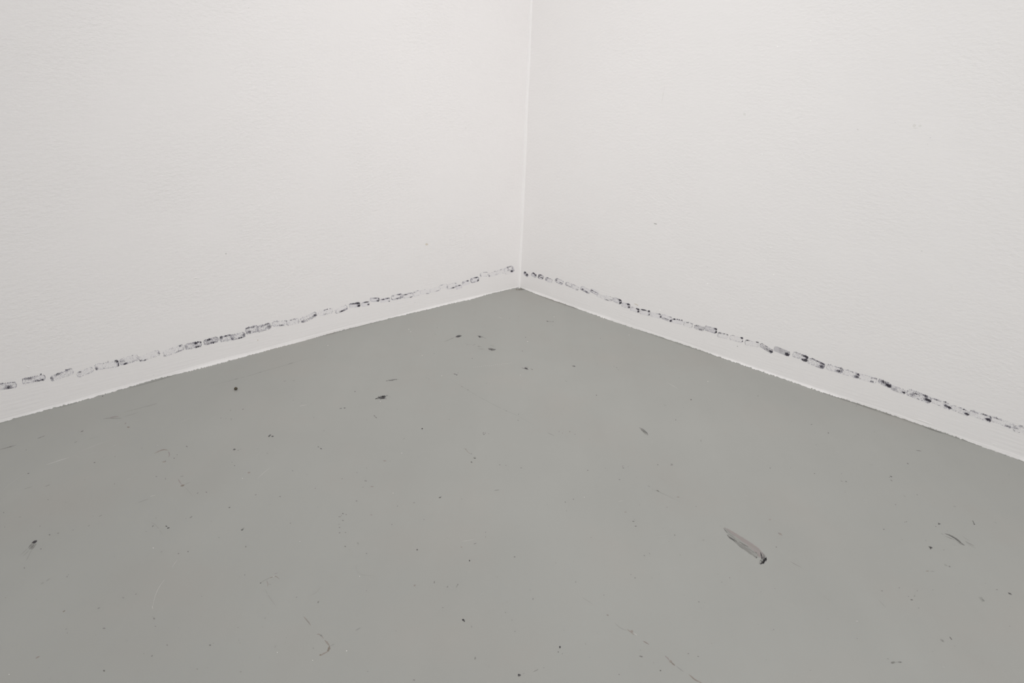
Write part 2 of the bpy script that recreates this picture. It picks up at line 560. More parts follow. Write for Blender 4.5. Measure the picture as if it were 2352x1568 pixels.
LEFT = [
    P((-14, 890), (38, 883), 15, .34, .45, .4, .3, .35, ((20, 889, 8, 4, .9), (3, 881, 5, 2, .7), (30, 878, 4, 1, .8)), look='coarse print cut by the left picture edge, dark low in the middle'),
    P((51, 876), (104, 866), 14, .30, .55, .55, .5, .35, ((94, 859, 2.6, 1.6, 1.2), (66, 869, 9, 3, .7), (97, 872, 4, 2, .9), (84, 874, 7, 2, .7)), look='coarse print with a small black tick over its right end'),
    P((117, 871), (168, 851), 14, .30, .5, .25, .5, .3, ((158, 848, 5, 1.2, 1.3), (151, 849, 2, 1, 1), (133, 858, 7, 3, .85), (120, 869, 3, 4, .7)), look='coarse print with a black dash above its right half'),
    P((177, 862), (214, 847), 13, .22, .3, .7, .4, .2, ((184, 854, 4, 2, .7),), look='open print with a dotted lower edge'),
    P((218, 843), (273, 835), 15, .22, .35, .45, .5, .9, ((222, 846, 3, 3, .9), (269, 830, 4, 3, 1), (266, 828, 3, 1.5, 1.3), (248, 829.5, 1.3, 1, 1.2), (272, 838, 3, 3, .8)), look='wide print with a dark right end and pale middle'),
    P((275, 832), (318, 819), 16, .24, .25, .6, .4, .45, ((288, 835, 5, 1.6, 1.2), (281, 829, 6, 3, .5)), look='wide print with a black bar at lower left'),
    P((320, 825), (366, 809), 14, .13, .22, .55, .5, .75, ((323, 828, 4, 2, .9), (333, 827, 4, 1.3, 1), (357, 804, 2, 1.2, .8), (364, 811, 2, 2, .9)), look='nearly empty print with dotted lower edge and right end'),
    P((376, 813), (422, 796), 15, .2, .35, .35, .5, .5, ((414, 794.5, 3, 1.5, .9), (412, 806, 7, 2, .55), (377, 817, 3, 3, .55)), look='faint print with a grey hook at upper right'),
    P((425, 797), (463, 789), 14, .45, .6, .55, .4, .4, ((450, 788, 3.4, 2, 1.5), (453, 796, 5, 2.2, 1.1), (455, 785.6, 1.3, 1, 1.3), (461, 786, 1.4, 1.4, 1)), look='dense print with a black spot on its top edge'),
    P((468, 787), (502, 778), 13, .55, .65, .6, .45, .5, ((479, 780, 5, 2, 1.0), (487, 787, 8, 2, .7)), look='dense woven print, dark on its upper left'),
    P((505, 780), (538, 773), 14, .38, .5, .4, .5, .3, ((508, 775, 3, 3, 1.4), (518, 771, 4, 2, .8), (529, 769, 3, 1.6, .8)), look='print with a black hooked upper left end'),
    P((530, 776), (563, 767), 13, .35, .4, .6, .45, .6, ((533, 778, 3, 3, .7), (560, 769, 3, 3, .8), (552, 776, 8, 1.5, .7)), look='close dotted print overlapping its left neighbour'),
    P((564, 761), (594, 753), 17, .33, .6, .5, .6, .2, ((573, 762, 4, 3, 1.15), (570, 753, 5, 2, .8), (581, 751, 4, 1.4, .8)), look='tall print with a black patch at lower left'),
    P((590, 757), (622, 747), 15, .42, .5, .35, .3, .5, ((610, 745, 4, 1.6, .9), (618, 750, 4, 3, .9), (600, 749, 2, 2, .8)), look='grainy print darkest at its right end'),
    P((625, 744), (660, 741), 13, .25, .4, .5, .3, .5, ((645, 746.5, 6, 1, .8), (636, 737, 3, 1.5, .6)), look='long pale print with a thin dark lower line'),
    P((658, 742), (687, 736), 13, .24, .35, .45, .4, .4, ((675, 733, 2, 1, .7), (668, 735, 1.5, 1, .7)), look='pale print with a sloping dotted base'),
    P((691, 737), (727, 720), 13, .26, .35, .6, .4, .5, ((723, 724, 4.5, 2, 1.2), (695, 738, 5, 2, .7), (712, 730, 8, 1.2, .7)), look='steep print with a black lower right edge'),
    P((731, 721), (764, 713), 12, .18, .25, .25, .25, .3, ((751, 710, 2, 1.4, 1.1), (745.5, 712, 1.5, 1.2, 1), (758, 708.5, 2, 1, .9), (747, 721, 3, 1.5, .6)), look='very faint print with three black specks on top'),
    P((770, 716), (798, 705), 12, .2, .25, .5, .5, .2, ((786, 714, 6, 1.4, 1.4), (795, 709, 4, 1, 1.1), (793, 700, 3, .8, .7)), look='faint print with a solid black wedge along its base'),
    P((802, 702), (827, 699), 11, .3, .6, .25, .35, .7, ((822, 696, 4.5, 2.2, 2.2), (824, 702, 3.4, 2.6, 1.8), (812, 697.5, 9, 1.1, 1.4)), 1, 0, 'l', 'blackest print of the left wall with two solid blots'),
    P((830, 700), (848, 697), 10, .22, .6, .2, .3, .4, ((841, 693.5, 7, 1.2, 1.9), (846, 699, 2.2, 1.5, 1.8)), 1, 0, 'l', 'small print with a black bar along its top'),
    P((850, 688), (871, 688), 10, .3, .45, .3, .3, .4, ((868, 690.3, 3.2, 1.6, 1.8), (862, 684.5, 7, 1, 1.2), (870, 686, 1.5, 2.5, 1)), 1, 0, 'l', 'small raised print with a black lower right corner'),
    P((873, 691), (896, 687), 9, .2, .5, .15, .3, .3, ((880, 687.5, 4, 1.3, 1.5), (890, 685, 5, 1.3, 1.4), (894, 691.7, 2, 1.2, 1.3)), 1, 0, 'l', 'small print with a toothed black top edge'),
    P((899, 684), (925, 679), 12, .16, .5, .75, .5, .5, ((918, 676, 5, 1.8, 1.0), (914, 684.5, 8, .9, 1.2), (921, 681, 3, 2, .8), (903, 680, 3, 1, .9)), 0, 0, 'l', 'boat-shaped ring print with a dark lower rim'),
    P((926, 681), (949, 675.5), 11, .22, .45, .35, .4, .3, ((932, 676.5, 4, 1.3, 1.4), (944, 682.3, 4, 1, 1.1), (944, 673, 5, 1.2, .9)), 0, 0, 'l', 'print with a black stroke on its upper left'),
    P((949, 677), (966, 670), 11, .1, .55, .35, .6, .3, ((952, 671, 2, 2, .8),), 0, 0, 'h', 'small hollow print open to the right'),
    P((965, 671), (988, 669), 10, .12, .3, .3, .2, .3, ((982, 674, 3.2, .9, 1.1), (976, 664.5, 2, .8, .7)), 0, 0, 'f', 'pale print with a short dark dash beneath'),
    P((988, 669), (1011, 661), 10, .15, .25, .3, .3, .3, ((1005, 667.5, 4, .8, 1.2),), 0, 0, 'f', 'pale print underlined by a thin dark stroke'),
    P((1009, 660), (1027, 655), 9, .1, .35, .15, .2, .3, ((1015, 654, 4, .7, .8), (1025, 661, 1.5, 1, .7)), 0, 0, 'f', 'barely visible print of thin specks'),
    P((1027, 660), (1050, 653), 12, .18, .35, .3, .45, .4, ((1041, 660.5, 5, 1.2, 1.4), (1047, 657, 2, 1.3, .9), (1046, 651, 1.4, 1.2, .8), (1028, 659, 1.4, 1.6, .8)), 0, 0, 'l', 'print crossed by a slanting black streak'),
    P((1047, 661), (1061, 657), 8, .25, .4, .2, .3, .3, ((1055, 655.2, 3, 1.2, 1.5),), 1, 0, 'l', 'little smeared print with a dark peak'),
    P((1062, 652), (1078, 647), 10, .14, .6, .2, .5, .3, ((1074, 645, 2.6, 1.4, 1.3), (1065, 649, 3, 1, .9)), 1, 0, 'l', 'rounded lavender print with a dark upper rim'),
    P((1081, 645), (1100, 640), 11, .25, .8, .7, .6, .6, ((1094, 637.3, 4, 1.2, 1.4), (1098, 643, 2.4, 1.8, 1.0), (1084, 642, 2, 1.4, .9)), 1, 0, 'l', 'violet print with a dark rim all round'),
    P((1103, 631), (1122, 629), 10, .04, .6, .45, .85, .4, ((1104, 633, 1.2, 2.5, .7), (1120, 631, 2.5, 1, .6)), 0, 0, 'h', 'clean hollow rounded rectangle outline'),
    P((1122, 632), (1143, 627), 10, .12, .45, .2, .7, .25, ((1124, 633, 1.8, 1.6, .9), (1139, 630, 3, 1, .7), (1137, 622.5, 3, .8, 1)), 0, 0, 'f', 'faint arched print with a dark left foot'),
    P((1142, 626), (1160, 620), 10, .16, .3, .2, .2, .2, ((1151, 619, 2, 1.5, .8), (1155, 627.5, 2, 1, .8)), 0, 0, 'f', 'loose cluster of grey specks'),
    P((1158, 624), (1180, 616), 17, .22, .4, .15, .4, .6, ((1175.5, 622.5, 3.2, 2.6, 1.8), (1166, 614, 2, 4, .8), (1172, 612, 5, 1, .9), (1177, 616, 1.3, 3, .9), (1168, 620, 2.5, 1.5, .9)), 0, 0, 'f', 'upturned print ending in a black wedge beside the room corner'),
]
RIGHT = [
    P((1203.5, 625), (1212.5, 634), 7, .5, .7, .4, .5, .7, ((1206, 626, 2.5, 1.8, 1.6), (1210, 631, 1.8, 2.6, 2.2), (1215, 627, .9, .8, 1.3)), 1, 0, 'l', 'short black slanting stroke beside the room corner'),
    P((1221, 628.5), (1232, 635.5), 8.5, .5, .8, .3, .5, .5, ((1226, 627.5, 3.5, 1.5, 1.4), (1230, 632.5, 2, 2.5, 1.0)), 1, 0, 'l', 'small smudged black print'),
    P((1236, 633.5), (1248, 638), 10, .3, .8, .6, .8, .5, ((1238, 634.5, 2, 2, 1.3), (1242, 631.5, 3, 1.2, 1.5), (1243, 637, 2, 1.3, 1.2), (1246.5, 638.5, 1.4, 2.2, 1.1)), 0, 0, 'l', 'small black looped print'),
    P((1253, 640), (1268, 646), 9, .25, .6, .3, .6, .2, ((1258, 637.6, 3, 1.2, 1.1), (1255, 642, 2, 2, .7)), 1, 0, 'l', 'small print shaped like a letter C'),
    P((1276, 642), (1293, 650), 10, .22, .55, .75, .7, .2, ((1278, 643.5, 2, 2, 1.0), (1288, 649.3, 5, 1, 1.1), (1281, 640, 3, 1, .9)), 1, 0, 'l', 'small print with dark left end and base'),
    P((1299.5, 650.5), (1315, 657), 9, .22, .5, .5, .7, .3, ((1303, 655, 3, 1.2, .8), (1309, 658, 3, 1.2, .7)), 0, 0, 'l', 'soft grey print joined to its right neighbour'),
    P((1313, 655.5), (1329, 664), 10, .25, .4, .4, .3, .2, ((1326, 665, 3, 1.1, .9), (1320, 655, 3, 1, .7)), 0, 0, 'l', 'soft grey drooping print joined to its left neighbour'),
    P((1334, 659.5), (1355, 671), 10, .28, .3, .85, .6, .1, ((1338, 664, 3, 1.6, 1.2), (1347, 669.5, 6, .9, 1.4)), 1, 0, 'l', 'print with a heavy dark lower left edge'),
    P((1357, 665.5), (1375, 674), 9, .22, .25, .85, .5, .05, ((1360, 667, 3, 1.4, 1.1), (1368, 671, 6, .8, 1.2)), 1, 0, 'l', 'thin print, dark along its base and fading rightwards'),
    P((1371, 677), (1390, 684), 8, .28, .2, .35, .3, .2, (), 0, 0, 's', 'pale striped print stepping downwards'),
    P((1387, 682), (1407, 687.5), 11, .28, .3, .2, .2, .2, ((1394, 688.8, 5, .8, 1.1), (1403, 688.3, 4, .7, .9)), 0, 0, 's', 'pale print above a curved dark stroke'),
    P((1408, 686), (1427, 695), 11, .42, .6, .4, .3, .8, ((1424, 689, 2.4, 1.8, 2.0), (1425, 695.4, 2.6, 1.9, 1.9)), 1, 0, 's', 'striped print with two black blots on its right end'),
    P((1428, 698.5), (1447, 704), 11, .32, .65, .4, .3, .5, ((1443, 698.6, 3, 2, 2.0), (1444.5, 705, 2.6, 1.7, 1.6)), 1, 0, 's', 'striped print with a ragged black upper right corner'),
    P((1448, 708), (1468, 714), 10, .3, .6, .3, .3, .8, ((1465.5, 710, 3, 1.6, 1.7), (1466.5, 715.3, 2.6, 1.9, 1.7), (1463, 708.5, 2, 1, 1.2)), 1, 0, 's', 'striped print with a black zigzag right end'),
    P((1470, 715.5), (1493, 720), 12, .22, .5, .4, .4, .5, ((1478, 711.3, 6, 1.3, 2.0), (1490.5, 714.5, 2.4, 2, 1.9), (1491, 722, 2.2, 2, .9)), 1, 0, 's', 'rounded print capped by a thick black bar'),
    P((1494, 721), (1518, 727), 11, .18, .35, .4, .3, .7, ((1517.5, 727.5, 2.5, 2, 1.2), (1515, 721, 4, 1.3, 1.0)), 1, 0, 's', 'pale print with a dark smudge at its right end'),
    P((1519, 725), (1543, 735), 12, .22, .4, .95, .5, .4, ((1541, 736.5, 2.6, 2.3, 1.7), (1531, 732.5, 9, .7, 1.2), (1541, 728, 3, 1.3, .9)), 1, 0, 's', 'print with a solid black sloping base line'),
    P((1543, 736), (1569, 741), 10, .22, .4, .25, .3, .25, ((1549, 732.5, 3, 1.4, 1.9), (1555.5, 733, 1.3, 1, 1.8), (1560, 734, 1.6, 1.1, 1.6), (1566, 735, 1.8, 1.2, 1.7), (1541.5, 736.5, 2, 3, .7)), 1, 0, 's', 'print topped by a row of black dots'),
    P((1570, 742), (1591, 748), 13, .18, .45, .4, .55, .55, ((1577.5, 740.5, 1.5, 1, 1.2), (1581, 740.5, 1, 1.4, 1.1), (1588, 743, 3, .8, .9)), 0, 0, 's', 'open dotted print with a drooping left side'),
    P((1595, 749.5), (1617, 756), 10, .5, .4, .4, .4, .3, ((1600, 748, 4, 1.5, .6), (1609, 756, 6, 2, .6)), 0, 0, 's', 'evenly striped grey print without blots'),
    P((1618, 752), (1646, 761), 12, .5, .55, .5, .3, .7, ((1644, 755, 3, 1.7, 2.0), (1645, 762.5, 2.2, 2.2, 1.6)), 1, 0, 's', 'striped print with a black knob at upper right'),
    P((1648, 768), (1672, 773.5), 12, .2, .6, .35, .7, .2, ((1654, 764.5, 3.5, 1.5, 1.4), (1663, 766, 3, 1, .9), (1671, 768.5, 2.4, 1, 1.0)), 0, 0, 's', 'print starting lower than its left neighbour, dark on its left'),
    P((1676, 774), (1706, 782), 12, .22, .45, .45, .4, .4, ((1704, 775.8, 3.2, 1.9, 1.9), (1684, 770, 4, 1, .8), (1705.5, 784, 1.5, 2, .9)), 0, 0, 's', 'long open print with a black knot at its top right'),
    P((1711, 786), (1743, 791.5), 13, .18, .5, .5, .95, .2, ((1716, 781, 5, 1, 1.1), (1739, 785.5, 3.5, 1, 1.4)), 0, 0, 's', 'box-like outlined print with a dark left side'),
    P((1746, 791), (1774, 808.5), 10, .65, .6, .5, .2, .6, ((1771.5, 807.5, 3.6, 2, 1.9), (1762, 802, 7, 2, .5)), 0, 0, 's', 'leaf-shaped striped print pointing down to a black tip'),
    P((1778, 799.5), (1813.5, 813.5), 12, .6, .65, .35, .15, .6, ((1807.5, 813, 4.5, 3, 1.7), (1793, 805, 8, 2, .35)), 0, 0, 's', 'fan-striped print with a black patch at its lower right'),
    P((1821, 812), (1854.5, 825), 14, .36, .6, .35, .1, .7, ((1850, 827.5, 5, 3, 1.4), (1845, 826, 4, 1.5, 1.3), (1849, 818, 7, 1.8, 1.3), (1853, 822, 2, 4, 1)), 0, 0, 'w', 'heavily blotted print, black around its right end'),
    P((1856, 827), (1894, 842), 15, .3, .6, .5, .3, .6, ((1887, 841.5, 5, 3.5, 1.25), (1888, 834.5, 5, 1.6, 1.2), (1877, 829, 4, 1, .8), (1867, 823, 4, 1.2, .8)), 0, 0, 'w', 'large oval print with a dark upper and lower right'),
    P((1899, 841), (1936, 853), 14, .22, .45, .4, .15, .6, ((1926, 852, 6, 2.5, 1.15), (1933, 848, 3, 4, .6), (1928, 844, 6, 1.5, .7)), 0, 0, 'w', 'grainy print with a dark lower right patch'),
    P((1937, 853), (1973, 864), 14, .18, .45, .35, .1, .6, ((1967, 865, 6, 2.6, 1.2), (1970, 859.5, 4, 3, 1.0), (1957, 854, 3, .9, .9)), 0, 0, 'w', 'open print with a dark crossed right end'),
    P((1974, 863.5), (2014, 875), 14, .12, .45, .55, .1, .4, ((2003, 876, 5, 2, 1.0), (2010, 869, 4, 1, 1.3), (2002, 868, 2, 2, .8)), 0, 0, 'w', 'hollow print with a curled black top right'),
    P((2018, 873), (2046, 887), 11, .62, .6, .2, .4, .5, ((2041.5, 885.5, 6.2, 2.1, 2.6), (2029, 877, 6, 2.6, .9)), 0, 0, 'w', 'dense print ending in the longest solid black bar'),
    P((2047, 889), (2079, 901), 12, .38, .55, .5, .4, .4, ((2076, 901, 4.5, 1.6, 1.6), (2055, 893, 6, 3, .6)), 0, 0, 's', 'striped print with a small black right tip'),
    P((2083, 899), (2138, 920), 17, .34, .55, .45, .3, .5, ((2133, 919.5, 7, 2.1, 2.4), (2104, 904, 8, .9, 1.3), (2124, 908, 6, 1.2, 1.1), (2095, 906, 7, 3, .5), (2127, 914, 4, 4, .8)), 0, 0, 'w', 'widest print, grainy, with a solid black right foot'),
    P((2140, 918), (2184, 936), 14, .2, .6, .45, .1, .4, ((2180, 935.5, 5.5, 1.8, 2.2), (2172, 931, 5, 2.6, 1.0), (2172, 923, 4, 1.3, 1.2), (2150, 917.5, 8, .8, 1.1)), 0, 0, 'w', 'print with a long dark top line and black right foot'),
    P((2186, 934), (2226, 951), 13, .25, .5, .35, .1, .5, ((2220.5, 950.5, 6, 2, 1.6), (2214, 940, 5, 1.4, .9)), 0, 0, 'w', 'finely dotted print with a short black right foot'),
    P((2227, 946), (2277, 964), 15, .2, .55, .4, .1, .6, ((2270, 963.5, 7, 2.6, 1.6), (2238, 946, 9, 1, 1.0), (2262, 952, 7, 1.5, .9), (2275, 958, 2, 4, .9)), 0, 0, 'w', 'long dotted print with a dark angular right end'),
    P((2277, 960.5), (2328, 980), 14, .16, .6, .35, .1, .4, ((2316, 979, 8, 2.4, .9), (2290, 961, 10, .8, .9)), 0, 0, 'w', 'long fading print of broken lines'),
    P((2328, 982), (2364, 993), 15, .2, .5, .55, .5, .3, ((2346, 977.5, 5, 1.6, 1.1), (2334, 983, 5, 2, .7)), 0, 0, 'w', 'print cut by the right picture edge'),
]

NUMS = ['', 'first', 'second', 'third', 'fourth', 'fifth', 'sixth', 'seventh', 'eighth', 'ninth', 'tenth', '11th', '12th', '13th', '14th',
        '15th', '16th', '17th', '18th', '19th', '20th', '21st', '22nd', '23rd', '24th', '25th', '26th', '27th', '28th', '29th', '30th',
        '31st', '32nd', '33rd', '34th', '35th', '36th', '37th', '38th', '39th', '40th']


def build_print(side, p, seq, order):
    rnd = random.Random(1000 * (side == 'R') + seq)
    (x0, y0), (x1, y1) = p['a'], p['b']
    Lp = math.hypot(x1 - x0, y1 - y0)
    ux, uy = (x1 - x0) / Lp, (y1 - y0) / Lp
    vx, vy = -uy, ux           # across, towards the floor
    hh = p['h'] / 2.0
    v, f, idx = [], [], []
    lift0 = 0.00015 + 0.00005 * (seq % 3)

    def px(s, t):
        return x0 + ux * s + vx * t, y0 + uy * s + vy * t

    def half(s):
        """half thickness of the stamp at distance s: rounded at both ends"""
        q = min(s, Lp - s)
        r = min(hh * 0.85, Lp * 0.35)
        if q < r:
            k = 1 - (1 - max(q, 0) / r) ** 2
            return hh * (0.42 + 0.58 * math.sqrt(max(k, 0)))
        return hh

    # thin film that the cloth left inside the outline
    n = 18
    up_, dn = [], []
    for i in range(n + 1):
        s = Lp * i / n
        hs = half(s) + rnd.uniform(-.35, .35)
        up_.append(px(s, -hs))
        dn.append(px(s, hs))
    for a, b in zip(up_, dn):
        v.append(on_wall(side, a[0], a[1], lift0))
        v.append(on_wall(side, b[0], b[1], lift0))
    for i in range(n):
        q = (2 * i, 2 * i + 1, 2 * i + 3, 2 * i + 2)
        f.append(q if side == 'R' else q)
        idx.append(0)

    g = (lambda a, b: math.exp(-a * a - b * b))
    st = p['st']
    small = Lp < 30
    ds = 1.6 if not small else 1.25
    if st in 'lhf':
        ds = 1.0
    dt = ds * (0.98 if st != 's' else 0.72)
    nz1, nz2 = vnoise(seq * 7 + 1), vnoise(seq * 7 + 2)
    rows = int(hh * 2 / dt) + 3
    cols = int(Lp / ds) + 3
    skew = rnd.uniform(-.25, .25)
    slant = rnd.uniform(.1, .55) if side == 'L' else rnd.uniform(-.2, .3)
    for c in range(-1, cols):
        for r in range(rows):
            t = -hh - dt + r * dt
            s = c * ds + (0.5 * ds if (r % 2 and st != 's') else 0) + skew * t
            jit = 0.22 if st in 'ws' else 0.4
            s += rnd.uniform(-jit, jit) * ds
            t += rnd.uniform(-jit, jit) * dt * .8
            hs = half(min(max(s, 0), Lp))
            x, y = px(s, t)
            d = 0.0
            inside = abs(t) < hs and -0.4 < s < Lp + .4
            if inside:
                tt = t / hs
                d = p['base'] * 1.1 + .02
                d += .82 * p['top'] * g((tt + 0.84) / 0.24, 0) * (0.55 + 0.65 * nz1(s * .33))
                d += .82 * p['bot'] * g((tt - 0.84) / 0.24, 0) * (0.65 + 0.5 * nz2(s * .3))
                d += p['le'] * g(s / 2.4, 0) * .65
                d += p['ri'] * g((Lp - s) / 2.4, 0) * .65
                d *= 0.8 + 0.55 * nz1(s * .45 + 40) * nz2(t * .5 + 9)
            for sp in p['spots']:
                dx, dy = x - sp[0], y - sp[1]
                a_, b_ = dx * ux + dy * uy, dx * vx + dy * vy
                e = g(a_ / sp[2] * 1.0, b_ / sp[3] * 1.0)
                d += sp[4] * e
            if not inside and d < 0.4:
                continue
            if d < rnd.uniform(0.02, 0.58):
                continue
            k = min(d, 1.5)
            rs = ds * (0.15 + 0.31 * k) * rnd.uniform(.75, 1.25)
            rt = dt * (0.21 + 0.35 * k) * rnd.uniform(.75, 1.25)
            if st == 'w':
                rt *= 1.3
            if st == 's':
                rt *= 1.25
                rs *= 0.72 if k < 1 else 1.0
            d2 = d * rnd.uniform(.65, 1.15)
            lv = 0 if d2 > 1.05 else 1 if d2 > 0.62 else 2 if d2 > 0.3 else 3
            if st in 'ws' and lv > 1 and rnd.random() < 0.3:
                lv -= 1
            if st in 'lhf' and lv == 1 and rnd.random() < .5:
                lv = 2
            k0 = len(v)
            m = 6
            a0 = rnd.uniform(0, 6.28)
            for q in range(m):
                an = a0 + 6.2832 * q / m
                rr = rnd.uniform(.78, 1.15)
                ty = rt * rr * math.sin(an)
                sx, sy = px(s + rs * rr * math.cos(an) - slant * ty, t + ty)
                v.append(on_wall(side, sx, sy, lift0 + 0.00025))
            f.append(tuple(range(k0, k0 + m)))
            idx.append(1 + lv)
    def patch(pts, lv, lift):
        k0 = len(v)
        for q in pts:
            v.append(on_wall(side, q[0], q[1], lift))
        f.append(tuple(range(k0, k0 + len(pts))))
        idx.append(1 + lv)

    # the wet bits: solid little blots
    for sp in p['spots']:
        if sp[4] >= 1.5 or (st in 'lh' and sp[4] >= 1.0):
            k = 0.62 + 0.16 * (sp[4] - 1.5) if sp[4] >= 1.5 else .5
            m = 12
            pts = []
            for q in range(m):
                an = -6.2832 * q / m
                rr = rnd.uniform(.72, 1.18)
                ea, eb = sp[2] * k * rr * math.cos(an), sp[3] * k * rr * math.sin(an)
                pts.append((sp[0] + ux * ea + vx * eb, sp[1] + uy * ea + vy * eb))
            patch(pts, 0, lift0 + 0.0003)
    # the rim the padded edge of the stamp left behind
    if st in 'lh':
        per = []
        nn = 16
        for i in range(nn + 1):
            s_ = Lp * i / nn
            per.append((s_, -half(s_) * .93, p['top']))
        per.append((Lp, 0, p['ri']))
        for i in range(nn, -1, -1):
            s_ = Lp * i / nn
            per.append((s_, half(s_) * .93, p['bot']))
        per.append((0, 0, p['le']))
        per.append(per[0])
        for a_, b_ in zip(per[:-1], per[1:]):
            w_ = (a_[2] + b_[2]) / 2
            if w_ * (.75 + .6 * nz1(a_[0] * .6 + 11)) < rnd.uniform(.3, .75):
                continue
            wd = .3 + .9 * w_ * rnd.uniform(.3, 1.3)
            a_ = (a_[0] + rnd.uniform(-.2, .2), a_[1] + rnd.uniform(-.35, .35), a_[2])
            dx, dy = b_[0] - a_[0], b_[1] - a_[1]
            l_ = math.hypot(dx, dy) + 1e-6
            ex, ey = -dy / l_ * wd / 2, dx / l_ * wd / 2
            q4 = [px(a_[0] + ex, a_[1] + ey), px(b_[0] + ex, b_[1] + ey), px(b_[0] - ex, b_[1] - ey), px(a_[0] - ex, a_[1] - ey)]
            patch(q4, (1 if rnd.random() < .6 else 2) if w_ > .58 else (2 if rnd.random() < .6 else 3), lift0 + 0.00022)
    if side == 'L':
        film = M_WASH_L if p['wash'] else M_LIFT_L
    else:
        film = M_WASH_R if p['wash'] else M_LIFT_R
    o = link('ink_print', v, f, [film] + WALL_INKS, idx)
    recenter(o)
    wall = 'left' if side == 'L' else 'right'
    look = p['look'].replace(' of the left wall', '')
    if 'picture edge' in look or 'beside the room corner' in look:
        opts = ['%s, on the %s wall' % (look, wall)]
    else:
        opts = ['%s, on the %s wall, %s from the corner' % (look, wall, NUMS[order]),
                '%s, %s from corner on %s wall' % (look, NUMS[order], wall)]
    opts.append('%s, %s wall' % (look, wall))
    lab = opts[-1]
    for q in opts:
        if len(q.split()) <= 16:
            lab = q
            break
    tag(o, lab, 'print', 'row of ink prints along the foot of the %s wall' % wall)
    return o


for i, p in enumerate(LEFT):
    build_print('L', p, i, len(LEFT) - i)
for i, p in enumerate(RIGHT):
    build_print('R', p, i, i + 1)


